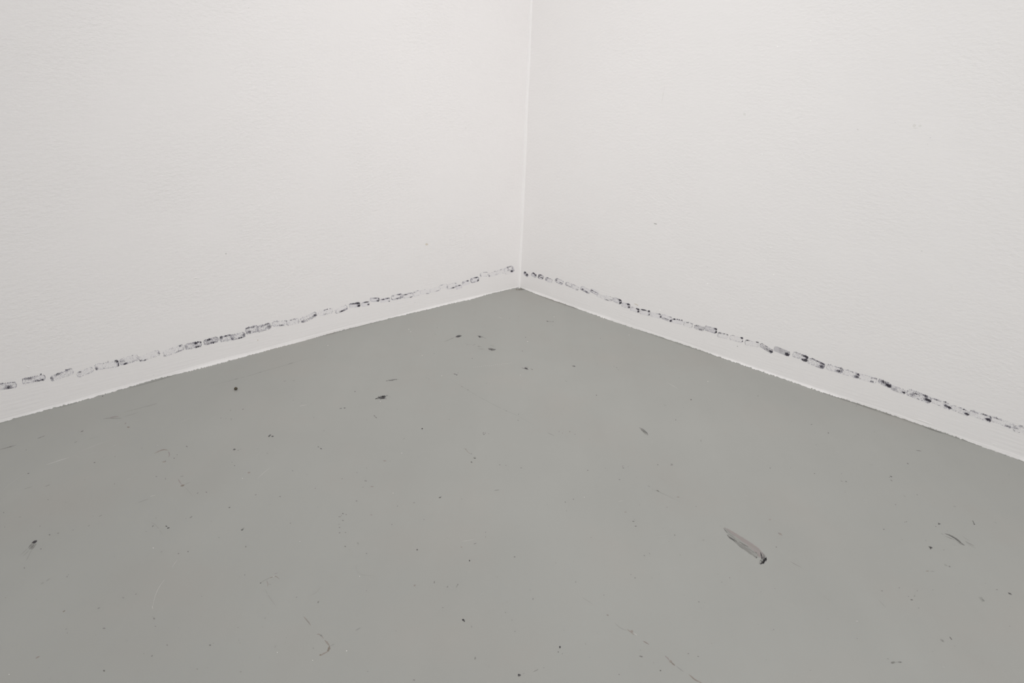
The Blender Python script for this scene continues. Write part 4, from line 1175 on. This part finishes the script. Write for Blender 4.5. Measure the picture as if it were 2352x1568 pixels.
# dust specks too small to pick apart
m = FM(500)
SP = [(65, 1087, 2.2, .9, -15, 'mid'), (217, 1062, 2.4, .9, -12, 'mid'), (264, 1048, 1, .8, 0, 'soft'), (60, 1033, 1.3, .9, 0, 'soft'), (174, 1015, 3.6, .9, -25, 'faint'),
      (429, 1025, 1.8, 1, 40, 'mid'), (359, 1094, 2, .8, 0, 'soft'), (380, 1099, 1.6, 2.2, 0, 'faint'), (295, 980.5, 3.4, 1.2, 0, 'brown'), (288, 972, 1.6, 3, 20, 'rose'),
      (263, 1111, 1.3, .8, 0, 'soft'), (474, 1130, 1.6, 1, 30, 'mid'), (454, 1132, 2.2, .8, -35, 'soft'), (439, 1187, 4.2, 1, -32, 'soft'), (351, 1208, 2.4, 1.2, -45, 'soft'),
      (382, 1208, 2.4, 1, 8, 'dark'), (387, 1212, 3.0, 1.1, -12, 'dark'), (114, 1228, 1.6, 1.2, 0, 'mid'), (134, 1224, 2.6, .9, -20, 'soft'), (92, 1208, 1.3, .8, 0, 'soft'),
      (11, 1210, 1.3, .8, 0, 'soft'), (8.5, 1177, 1, .8, 0, 'mid'), (46, 1187, 2.2, .9, 0, 'faint'), (231, 1184, 5, .9, -28, 'faint'), (168, 1217, 1.8, .9, -20, 'faint'), (204, 1207, 2.6, 1.2, -50, 'faint'),
      (407, 1044, .9, .7, 0, 'mid'), (400, 1052, 1.5, 1.3, 0, 'soft'), (94, 1260, 1.8, 1.5, -50, 'soft'), (152, 1444, 2.4, 1, -30, 'faint'), (155, 1453, 1.4, 1.5, 0, 'faint'), (227, 1396, 2.6, 1, -20, 'soft'), (283, 1372, 2.4, 1.9, 0, 'faint'),
      (312, 1364, 2, .9, -20, 'soft'), (354, 1420, 2.2, 1.9, 0, 'soft'), (349, 1506, 2.4, 1.3, -40, 'soft'), (384, 1481, 1.4, 1.4, 0, 'soft'), (482, 1481, 1.5, 1.4, 0, 'mid'), (154, 1324, 1.6, .9, -45, 'soft'), (157, 1319.6, 1, .6, 0, 'soft'),
      (56, 1304, 1.5, 1.4, 0, 'soft'), (432, 1266, 1.4, 1.4, 0, 'mid'), (410, 1271, 1.8, .7, -10, 'mid'), (97, 1339, 4, 2, -30, 'ghost'), (110, 1331, 5, 1.2, -35, 'ghost'), (357, 1438, 1.3, 1, 0, 'soft'), (453, 1536, 1.4, 1, 0, 'soft'), (371, 1267, 2.6, .9, -5, 'faint'),
      (815.5, 899, 1, .9, 0, 'dark'), (969.5, 984, 1.1, 1.1, 0, 'dark'), (558, 939.5, 1.7, .7, -25, 'mid'), (539, 1069, 1.1, .9, 0, 'mid'), (572, 1085, 3.2, 1.5, -10, 'tan'), (587, 1136, 2.2, .9, -12, 'soft'), (643, 1140, 2.4, .9, 0, 'soft'),
      (840, 1104, 2.8, 1, 4, 'soft'), (855, 1117, 3.8, 1, 0, 'tan'), (819, 1150, 2, 1.1, 0, 'soft'), (744, 989, 2, .9, 10, 'faint'), (884, 1058, 4, 1.1, 0, 'tan'), (654, 875, 2.6, .5, -6, 'soft'), (675, 874, 3.6, .5, -8, 'faint'),
      (672, 1081, 1.3, .8, 0, 'soft'), (786, 1099, 1.5, .8, -30, 'soft'), (820, 1085, 1.5, 1, 0, 'faint'), (842, 1074.5, 1, .8, 0, 'soft'), (724, 1121, 1.2, .9, 0, 'soft'), (613.5, 1040.5, 1.5, .8, 10, 'faint'), (928, 1007, 3.2, .6, -30, 'faint'), (834, 1118.5, 1, .7, 0, 'soft'),
      (507, 960, 1.1, .8, 0, 'soft'), (519, 961, 1.5, .6, 0, 'faint'), (531, 960.8, 2, .6, 0, 'faint'), (531, 963.6, 1.5, .6, 0, 'soft'), (529, 942, 1.4, 1.2, -40, 'faint'), (693, 925, 1.4, .5, 0, 'faint'), (673.5, 919, .8, .6, 0, 'soft'), (747, 819.8, 1.1, .7, 0, 'faint'),
      (527, 1165, 1.9, 1.2, -30, 'mid'), (564.5, 1255, .9, 1.5, 0, 'mid'), (681, 1371, 1.7, .8, -35, 'soft'), (952.5, 1344, 2.8, 1.5, -40, 'tan'), (793, 1254.5, 1.5, 1, 20, 'mid'), (842, 1270.7, 1.8, .8, 0, 'soft'), (822, 1247, 1.5, 2.2, -30, 'faint'),
      (483, 1481, 1.4, 1.3, 0, 'mid'), (720, 1488, 1.8, 1.5, 40, 'faint'), (553, 1542, 2.2, 1.2, 0, 'faint'), (951, 1561, 2.4, 1.3, 20, 'soft'), (667, 1201, 1.1, .8, 0, 'soft'), (913, 1162, 1.1, .9, 0, 'soft'), (900, 1204, 1, 1.2, 0, 'soft'), (609, 1419, 2.4, .7, -20, 'faint'),
      (632, 1484, 1.2, 3, 20, 'ghost'), (853, 1182, 2.4, .9, 20, 'rose'), (951, 1154, 1.8, .9, 0, 'soft'), (503, 1234, 1.4, 1.2, 0, 'faint'), (562, 1319.6, 1.2, .9, -20, 'soft'), (842, 1356, .9, .7, 0, 'soft'), (822, 1444, 6, .8, -32, 'faint'),
      (1084.6, 823, 1, .9, 0, 'mid'), (1200, 806, .9, .7, 0, 'mid'), (1207, 774.5, 1.1, .7, -20, 'mid'), (997, 812, .9, .7, 0, 'soft'), (970, 984, 1, 1, 0, 'mid'), (1061, 887.6, 2, .5, 20, 'soft'), (1075, 895, 1.4, .6, 10, 'soft'),
      (1370, 907.4, 1.1, .8, 20, 'dark'), (1191, 951, .9, .6, 0, 'mid'), (1163, 943.5, 1.3, .6, 10, 'soft'), (1190, 965, 1.7, .6, 10, 'soft'), (1308.5, 991, .9, .8, 0, 'mid'), (1284, 990.4, .9, .7, 0, 'soft'), (1320.5, 997.4, .7, .7, 0, 'mid'), (1292, 994.6, .8, .6, 0, 'soft'),
      (1032, 963, 1.7, .8, 0, 'faint'), (1416.5, 844, 1.3, .7, 20, 'soft'), (1410, 841, 2, .5, 20, 'faint'), (1420, 849, 2, .6, 20, 'faint'), (1299, 874.5, 1.6, .5, 20, 'faint'), (1301.5, 875.6, .9, .5, 0, 'soft'), (979, 867.4, 1.3, .5, 0, 'faint'), (985, 870, 1.5, .6, 0, 'faint'),
      (1000, 767, 2.0, .5, 20, 'faint'), (1004.5, 752.5, .8, 1.1, -20, 'faint'), (1190.5, 726.4, .7, .5, 0, 'soft'), (1170.6, 731, .9, .5, -20, 'soft'), (1117, 880, 1.4, .5, 30, 'faint'), (1125, 881.6, 1.2, .4, -20, 'faint'), (1046, 893, 1, 1.2, 0, 'ghost'),
      (1182, 1278.5, 1.7, 1, 0, 'mid'), (1091, 1248, 3.4, .8, -18, 'soft'), (1060, 1256, 1.7, 1, 0, 'tan'), (1197, 1074, 1.9, .8, 0, 'soft'), (1350, 1079.5, .9, .8, 0, 'dark'), (1431.5, 1074.2, 1.5, .9, 20, 'mid'), (1430.5, 1070, 1.6, .7, -30, 'soft'), (1443, 1071.5, 1.3, .6, 30, 'faint'),
      (1423, 1101, 2.2, .8, 20, 'soft'), (1317, 1146, 1.3, .8, 15, 'mid'), (1298.5, 1152.6, 1, .9, 20, 'mid'), (1437, 1175.4, 2.8, .8, 3, 'tan'), (1455, 1196.8, 2.4, .8, 2, 'mid'), (1457.5, 1193, 1.2, .5, 30, 'faint'), (1460, 1208, 2.4, .8, -3, 'mid'), (1115.5, 1232.6, 1, .9, 0, 'soft'), (1115.5, 1222, 1.4, .6, -35, 'soft'),
      (1148, 1067, 1.8, .7, 0, 'soft'), (1162, 1068.6, 1.1, .8, 0, 'soft'), (1142.5, 1125, 5, .5, -5, 'soft'), (1137, 1126, 1.4, .4, -5, 'faint'), (1301, 1173, .9, .6, 0, 'soft'), (974, 1193, 1, .8, 0, 'soft'), (1060.5, 1145.5, 1, 1.4, 0, 'faint'), (1357.5, 1234, .8, .7, 0, 'soft'), (1345, 1077, .9, .7, 0, 'ghost'),
      (997.5, 1336.7, 1.3, 2.6, 10, 'soft'), (1028, 1347, 2, 1, -45, 'soft'), (1051.5, 1342, 1.1, 1.5, 40, 'soft'), (1049, 1346, .7, 4, 32, 'faint'), (1224, 1375, 1.1, 2, 10, 'soft'), (1449, 1319, 1, .8, 20, 'soft'), (1458.5, 1326.5, 1.3, 1, 10, 'mid'), (1176, 1423.6, 1.4, 1, 0, 'faint'),
      (1182.6, 1449.6, 1.2, .9, 0, 'soft'), (1083, 1438.5, 1, 2.6, 0, 'faint'), (1161, 1406, 1.1, .8, 0, 'soft'), (1017, 1395, 1.2, 1.1, 0, 'soft'), (1395.6, 1412, 2.6, 1, 25, 'tan'), (1422, 1548.6, 1.2, 1, 20, 'mid'), (1387, 1366.4, 1, .8, 0, 'soft'), (1322.5, 1336, 1, 1, 0, 'soft'), (1217.5, 1354.6, 1.1, .8, 40, 'faint'), (1345, 1478.5, 1.5, 1, 0, 'faint'),
      (1552, 964.2, 1.3, .7, -10, 'mid'), (1511, 1067, 1.1, .8, 0, 'dark'), (1769, 1074.6, 1.4, .7, 0, 'mid'), (1864, 974.4, 1.6, .6, 0, 'mid'), (1871, 1087.2, 1.6, .7, 3, 'mid'), (1610, 1012, 1.2, 2.8, -20, 'faint'), (1528, 931, 4, .4, -20, 'faint'), (1526, 928, 3, .4, 10, 'ghost'), (1741, 909, 1.2, .5, 0, 'mid'), (1560, 867.6, 1.2, .5, -5, 'faint'),
      (1557.6, 1141, 3, .8, 0, 'tan'), (1550, 1228.6, 1.4, .9, 35, 'mid'), (1480, 1275.4, 1.6, .8, 35, 'soft'), (1768.6, 1193.2, 2.8, .8, -3, 'tan'), (1783, 1256, 1.2, .8, 30, 'mid'), (1605, 1381.7, 1.7, 1, 20, 'soft'), (1676, 1326.3, 1.5, .9, 20, 'soft'), (1532, 1164.5, 1.1, .7, 0, 'soft'), (1492, 1271, 1, 2.2, -30, 'faint'), (1562.5, 1274, 1.6, .8, 50, 'faint'),
      (1581, 1500.7, 1.8, 1.1, 0, 'soft'), (1603.5, 1507, 2.2, 1, 20, 'soft'), (1517, 1539.6, 1.7, 1.4, 0, 'mid'), (1777, 1445.4, 1.4, .9, 0, 'soft'), (1773, 1447.6, 1.0, .5, 0, 'faint'), (1497.6, 1327, 1.5, 1.2, 40, 'ghost'), (1658, 1336.4, 1.4, 1.4, 0, 'faint'), (1616, 1240, 3, 2, 0, 'ghost'),
      (1902.5, 994, 1.5, .7, 20, 'dark'), (1943.6, 1105.6, 1.8, .8, 28, 'mid'), (1933, 1104.5, 3, .5, 20, 'soft'), (2030, 1215, 1.6, .8, 10, 'mid'), (2057, 1158.6, 1.6, .8, 15, 'soft'), (2106.6, 1136, 1.6, .7, 15, 'soft'), (2078, 1139, 3, .6, 15, 'faint'), (2193, 1163, 3.4, 1, 10, 'faint'), (2082, 1198, 1.2, .6, 10, 'mid'),
      (2001, 1067, 4, .4, 6, 'faint'), (1933, 1087.5, 1, .6, 10, 'soft'), (1941, 1130, .7, .5, 0, 'soft'), (2287, 1200, 2, .4, 20, 'faint'), (1967, 932, .9, .5, 0, 'mid'), (1965, 999.6, .8, .5, 0, 'faint'), (2126.5, 1241, 1.5, .6, 30, 'faint'), (2168, 1262.4, 1.6, .6, 5, 'soft'),
      (2181, 1300.5, 2.4, 1.2, 25, 'soft'), (2172.6, 1297.5, 3.4, 1.4, 20, 'faint'), (2130, 1311, 3.2, 1, 0, 'tan'), (2142, 1311.6, 5, .5, 3, 'faint'), (2110, 1396, 1.8, 1.3, 20, 'faint'), (2290, 1353.7, 2.4, .8, 15, 'soft'), (2025.6, 1356.5, 1.8, 1, 0, 'soft'), (2065.5, 1349.5, 1.3, .8, 15, 'soft'),
      (1969, 1466, 1.8, .9, 20, 'faint'), (2193, 1483, 2, 1.2, 40, 'ghost'), (2107, 1356, 1.1, 1.5, 20, 'faint'), (2100.5, 1368, 1.4, 2.4, 20, 'faint'), (2263, 1339.4, 1.6, .5, 5, 'faint'), (2258, 1522, 2, .8, 20, 'ghost'), (1861, 1538.6, 1, .6, 20, 'soft'), (236, 909.6, .9, 1, 0, 'black'), (1700, 1311, 1, .6, 0, 'ghost')]
for s in SP:
    m.blot(*s, n=7, rough=.2)
rr = random.Random(77)
for _ in range(230):
    x, y = rr.uniform(10, 2340), rr.uniform(720, 1560)
    if y < (972 - .258 * x if x < 1193 else 662 + .343 * (x - 1193)) + 14:
        continue
    m.blot(x, y, rr.uniform(.5, 1.3), rr.uniform(.4, .8), rr.uniform(-30, 30), rr.choice(['ghost', 'faint', 'ghost', 'faint', 'soft']), n=6)
o = m.build('dust_speck', floor)
o['kind'] = 'stuff'
o['label'] = 'scattered tiny dark specks of dirt on the floor paint'

m = FM(501)
for pts, w, k in (
        ([(105, 1067), (125, 1061), (142, 1055), (160, 1050)], 1.3, 'pale'), ([(179, 1038), (210, 1027), (255, 1009)], .8, 'chalk'), ([(170, 1044), (187, 1052)], .9, 'chalk'),
        ([(190, 1033), (215, 1023), (240, 1013)], .7, 'chalk'), ([(359, 1021.6), (365, 1022.6)], 1.2, 'pale'), ([(344, 1140), (358, 1136)], 1.1, 'pale'), ([(2, 1132), (14, 1118), (38, 1100), (62, 1084)], .9, 'chalk'),
        ([(258, 1025), (270, 1020)], 1.0, 'chalk'), ([(265, 974), (281, 967)], .9, 'chalk'), ([(290, 1102), (302, 1097)], .8, 'chalk'), ([(200, 1044), (224, 1037)], .7, 'chalk'), ([(415, 968), (443, 958)], .8, 'chalk'),
        ([(350, 1398), (352, 1385), (357, 1366), (363, 1352), (370, 1341), (380, 1328)], 1.1, 'pale'), ([(349.5, 1390), (350, 1396), (352, 1399)], 1.9, 'pale'), ([(395, 1303), (401, 1293), (408, 1285)], .8, 'pale'),
        ([(687, 932.5), (705, 929)], .9, 'pale'), ([(591, 1099), (606, 1085), (621, 1073)], .8, 'pale'), ([(587, 1047), (598, 1038)], .7, 'chalk'), ([(723, 1004.5), (740, 1001)], .6, 'chalk'),
        ([(1060, 1242.5), (1074, 1241.4), (1090, 1237.5)], 1.0, 'pale'), ([(1145, 727), (1155, 731.4)], .8, 'pale'), ([(1169, 736), (1178, 741)], .7, 'chalk'), ([(1264, 868.6), (1267.5, 865)], 1.2, 'chalk'), ([(1274, 851), (1277, 844)], .8, 'chalk'),
        ([(1108, 867), (1111, 871)], .8, 'chalk'), ([(1303, 1280), (1311, 1302), (1320, 1328)], .8, 'chalk'), ([(1532, 878), (1545, 885), (1556.6, 892)], .8, 'pale'), ([(1622, 910), (1634, 922)], .7, 'chalk'), ([(1707, 1134), (1722, 1142)], .9, 'chalk'),
        ([(1727, 1043), (1745, 1052), (1768, 1066)], .7, 'chalk'), ([(1790, 1080), (1799, 1088)], .8, 'chalk'), ([(1500, 1233), (1520, 1231), (1540, 1228)], .8, 'chalk'), ([(1420, 1151), (1434, 1149)], 1.2, 'chalk'), ([(1419, 1152), (1430, 1150)], 1, 'chalk'),
        ([(1870, 1024), (1878, 1029)], .9, 'chalk'), ([(1917, 1036), (1929, 1038)], .9, 'chalk'), ([(1030, 1346), (1042, 1353)], .9, 'chalk'), ([(1102, 1367), (1112, 1358)], 1.2, 'chalk'), ([(1108, 1366), (1113, 1361)], .8, 'chalk'), ([(1695, 1303), (1701, 1300)], 1.2, 'chalk'),
        ([(751, 793.4), (755, 792.2)], 1.1, 'white'), ([(1965, 1426), (1972, 1426)], 2, 'pale'), ([(2163, 1531), (2172, 1532)], 1.8, 'chalk'), ([(455, 893), (461, 892)], 1.6, 'chalk')):
    m.ribbon(pts, w, k, seg=2.5)
for i in range(20):
    t = i / 19
    m.blot(1088 + 86 * t, 844 - 11 * t + rr.uniform(-1, 1), .8, .5, 0, 'pale', 6)
for x, y, r in ((873.4, 921.5, .9), (939, 756, .8), (943.4, 761.6, .8), (352, 1258, 1.4), (796, 1494, 1.5), (826, 1323, 1.1), (1212, 784, 1), (969.5, 816, .8), (1626, 875.5, 1), (637, 1498, 1.1), (923, 1040, .8), (557, 1098, .9), (689, 1243, .9), (718, 1516, 1), (1342, 1141.5, .8), (903, 1132, .8), (21, 1548, 1.2), (1014.6, 862.6, .8), (1445, 769, .8), (1272.5, 727.3, .7), (1195, 861, .7)):
    m.blot(x, y, r, r * .75, 0, 'white', 7)
for _ in range(170):
    x, y = rr.uniform(10, 2340), rr.uniform(740, 1560)
    if y < (972 - .258 * x if x < 1193 else 662 + .343 * (x - 1193)) + 14:
        continue
    a = rr.uniform(-.5, .5)
    l_ = rr.uniform(.6, 5)
    m.ribbon([(x, y), (x + l_ * math.cos(a), y + l_ * math.sin(a))], rr.uniform(.5, .8), 'chalk', seg=3)
o = m.build('scratch', floor)
o['kind'] = 'stuff'
o['label'] = 'pale hairline scratches and white dust specks in the floor paint'

m = FM(502)
for pts, w, k in (
        ([(480, 886), (514, 878), (548, 869), (575, 862), (603, 853), (632, 845), (661, 837), (688, 828.5), (714, 820)], .8, 'faint'), ([(537, 871.6), (548, 868.6)], 1.4, 'soft'), ([(660, 837), (674, 832)], 1.0, 'soft'),
        ([(592, 856.4), (603, 853)], 1, 'soft'), ([(283, 947), (322, 937), (362, 925)], 1.1, 'faint'), ([(335, 935), (363, 926)], 2.2, 'ghost'), ([(283, 957), (302, 952), (320, 946)], .9, 'faint'), ([(54, 1123), (75, 1117)], 1.1, 'faint'), ([(102, 1117.5), (117, 1112)], 1, 'soft'),
        ([(1032, 870), (1060, 887), (1096, 909), (1147, 936), (1194, 957), (1226, 976)], .6, 'faint'), ([(1256, 992.6), (1265, 997), (1275, 1001)], .7, 'soft'), ([(1815, 1289), (1829, 1297), (1843, 1304)], .7, 'soft'), ([(2016, 1374.6), (2026, 1386), (2036, 1396)], .9, 'faint'),
        ([(1885, 1364), (1897, 1372), (1908, 1381)], .8, 'ghost'), ([(1336, 1371), (1345, 1376), (1362, 1388)], 1.4, 'ghost'), ([(200, 1010), (215, 1005), (230, 1002)], .8, 'ghost'), ([(315, 1155), (330, 1149), (343, 1145)], 1.2, 'faint'), ([(608, 1352), (618, 1370), (634, 1392)], 2.0, 'ghost'), ([(818, 1295), (817, 1306), (824, 1317), (838, 1321), (860, 1322)], .7, 'ghost'),
        ([(710, 1368), (728, 1360), (738, 1344)], .7, 'ghost'), ([(1412, 1430), (1422, 1440), (1440, 1448)], 1.2, 'ghost'), ([(1515, 1096), (1530, 1106)], .6, 'ghost'), ([(1495, 1122), (1530, 1136), (1565, 1154)], .5, 'ghost'), ([(340, 1198), (352, 1200), (362, 1210), (374, 1228)], 1.8, 'ghost')):
    m.ribbon(pts, w, k, seg=4, gap=.05)
o = m.build('hairline_crack', floor)
o['kind'] = 'stuff'
o['label'] = 'fine dark hairlines in the floor paint'


# dark gaps and rusty crumbs where skirting and floor meet
m = Mark(None, 0.0003, 600)
for side, xs, w, k, dy in (('R', range(1880, 2030, 15), .0030, 'soft', .0008), ('R', range(2122, 2168, 9), .0036, 'dark', 0), ('R', range(2030, 2060, 10), .0024, 'soft', .001),
                           ('R', range(2300, 2318, 6), .0036, 'mid', 0), ('L', range(300, 400, 12), .0034, 'soft', .001), ('L', range(130, 190, 12), .0024, 'faint', .001),
                           ('R', range(1236, 1330, 10), .0040, 'brown', .001), ('R', range(1290, 1325, 8), .0030, 'mid', 0), ('L', range(745, 770, 8), .0036, 'tan', .001)):
    al_, nr_ = (B_DIR, N_L) if side == 'L' else (A_DIR, N_R)
    tr_ = np.array(TL if side == 'L' else TR, float)
    fs, fw = FOOT[side]
    m.place = lambda s_, o_, l_: al_ * s_ + nr_ * o_ + ZV * l_
    path = []
    for x in xs:
        s_ = float(on_floor(x, float(np.interp(x, tr_[:, 0], tr_[:, 1]))) @ al_)
        path.append((s_, float(np.interp(s_, fs, fw)) + dy))
    m.ribbon(path, w, k, seg=.006, jit=.4)
o = m.build('skirting_gap', floor)
o['kind'] = 'stuff'
o['label'] = 'dark broken gap line where the floor meets the walls'

m = Mark(on_floor, 0.0015, 601)
m.grains(1192, 664.5, 7, 1.2, 0, 14, .8, 'brown')
m.grains(1197, 663.5, 4, 1, 10, 7, .7, 'mid')
m.grains(1290, 696, 34, 1, 17, 14, .6, 'tan')
o = m.build('rust_crumb', floor)
o['kind'] = 'stuff'
o['label'] = 'rusty crumbs in the bottom of the room corner'

# small marks on the walls
WP = {'grey': ink('wall_smudge_grey', (203, 201, 198), from_wall), 'soft': ink('wall_smudge_soft', (211, 208, 204), from_wall),
      'dark': ink('wall_tick', (150, 147, 144), from_wall), 'tan': ink('wall_tan', (202, 194, 182), from_wall),
      'light': ink('wall_light', (232, 230, 227), from_wall), 'rust': ink('wall_rust', (190, 172, 156), from_wall)}


def WM(side, seed):
    return Mark(lambda x, y, l: on_wall(side, x, y, l), 0.00015, seed, WP)


m = WM('R', 700)
for s in ((1506, 514, 3.6, .6, 15, 'dark'), (1970, 297, 2, .7, 25, 'grey'), (2056, 281, .9, .7, 0, 'grey'), (2137, 316, 1.4, .7, -35, 'grey'), (2131, 331, 1.1, .6, 0, 'grey'),
          (1629, 552, 1.2, .6, 40, 'soft'), (2007, 425, 1.2, .6, 0, 'soft'), (2117, 576, 1.6, 1.4, 0, 'soft'), (1625, 613, 1.4, 1, 40, 'soft'), (2186, 659, 1.2, .6, 0, 'soft'), (1694, 806 - 11, .9, .6, 0, 'dark'), (1408, 591, .8, .5, 0, 'grey')):
    m.blot(*s, n=7)
for s in ((1862, 93.5, 1.2, .9, 0, 'light'), (1786, 107, 1.4, 1, 0, 'light'), (1751, 580 - 226, 1, .9, 0, 'light'), (1800, 356, 1.2, .8, 0, 'light'), (1770, 568, 1.6, .8, 0, 'light'), (1777, 630, 1.4, 1, 0, 'light'), (1756, 597, 1, .8, 0, 'light'), (1516, 712, 1.5, 1, 0, 'light'), (2323, 798, 1.8, 1.1, 30, 'light'), (1625, 651, 2, .8, 0, 'light')):
    m.blot(*s, n=7)
o = m.build('paint_nib', wall_right)
o['kind'] = 'stuff'
o['label'] = 'tiny ticks and paint nibs on the right wall'
m = WM('R', 701)
m.ribbon([(1456.5, 697.5), (1461, 698.5), (1466, 702)], 1.8, 'tan', seg=1.5)
m.build('wall_stain', None, 'small pale brown dash above the print row on the right wall', 'stain')
m = WM('R', 703)
m.blot(2100, 288, 3.6, 3, -30, 'soft')
m.blot(2113, 289, 3.2, 1.8, 0, 'soft')
m.ribbon([(2097, 294), (2108, 295)], 1, 'soft')
m.build('wall_stain', None, 'faint grey double smudge high on the right wall', 'stain')
m = WM('R', 704)
m.grains(1710, 262, 5, 3, 0, 9, 1.3, 'soft')
m.build('wall_stain', None, 'faint speckled grey smudge on the upper right wall nearer the corner', 'stain')
m = WM('R', 705)
m.ribbon([(1527, 197), (1523, 217), (1520, 238)], .9, 'soft', seg=5, gap=.3)
m.build('wall_stain', None, 'thin near-vertical pencil-like scratch on the right wall', 'stain')
m = WM('L', 706)
m.blot(980, 561, 2.6, 2, 0, 'tan')
m.build('wall_stain', None, 'small pale brown spot on the left wall above the prints', 'stain')
m = WM('L', 707)
for s in ((519, 582.5, .9, .8, 0, 'dark'), (571, 18, 1.2, .8, 0, 'grey'), (952, 600 - 59, .9, .6, 0, 'soft'), (585, 772 - 20, .7, 1, 0, 'grey'), (592, 781, 1, 1.4, 30, 'tan'), (1070, 294, .5, 2.4, -20, 'soft'),
          (365, 271, 1.2, .6, 0, 'soft'), (222, 19, 1.5, .8, 0, 'soft'), (353, 861, 1, .7, 0, 'grey'), (516, 822, .9, .9, 0, 'grey'), (518, 822.5, .7, .7, 0, 'dark'), (953, 695, .7, 1.2, 20, 'grey'), (898, 347, .9, .7, 0, 'soft')):
    m.blot(*s, n=7)
o = m.build('paint_nib', wall_left)
o['kind'] = 'stuff'
o['label'] = 'tiny ticks and paint nibs on the left wall'
m = WM('L', 708)
m.grains(1191, 659, 3, 2.5, 0, 8, .7, 'rust')
o = m.build('rust_crumb', wall_left)
o['kind'] = 'stuff'


def raised(side, pts, wid, hgt, name, parent):
    """a drip or ridge of paint standing off the wall"""
    P_ = [np.array(p, float) for p in pts]
    out = []
    for a, b in zip(P_[:-1], P_[1:]):
        for q in range(5):
            out.append(a + (b - a) * q / 5)
    out.append(P_[-1])
    v, f = [], []
    n = len(out)
    for q in range(n):
        d = out[min(q + 1, n - 1)] - out[max(q - 1, 0)]
        d /= np.linalg.norm(d) + 1e-9
        nn = np.array([-d[1], d[0]])
        e = math.sin(math.pi * min(max(q / (n - 1), .02), .98)) ** .6
        for k in range(5):
            u = (k / 2 - 1)
            x, y = out[q] + nn * wid / 2 * u * e
            v.append(on_wall(side, x, y, -0.0004 + hgt * e * (1 - u * u)))
    for q in range(n - 1):
        for k in range(4):
            a = q * 5 + k
            f.append((a, a + 5, a + 6, a + 1))
    return link(name, v, f, [M_WL if side == 'L' else M_WR], smooth=True, parent=parent)


raised('L', [(436, 621), (441, 618), (445, 621)], 2.4, .0016, 'paint_drip', wall_left)
raised('L', [(442, 640), (450, 638), (460, 641)], 3.2, .0016, 'paint_drip', wall_left)
raised('L', [(60, 839), (64, 843), (70, 844)], 3.0, .0024, 'paint_drip', wall_left)
raised('R', [(2028, 887), (2038, 891), (2048, 896)], 1.6, .0008, 'paint_drip', wall_right)
raised('R', [(2098, 960), (2120, 967), (2145, 976)], 3.0, .0016, 'paint_drip', wall_right)
raised('R', [(2278, 1018), (2290, 1022)], 2.6, .0014, 'paint_drip', wall_right)
raised('R', [(1634, 776), (1640, 779)], 2.2, .0012, 'paint_drip', wall_right)
raised('L', [(620, 762), (626, 757), (634, 753)], 2.0, .0012, 'paint_drip', wall_left)
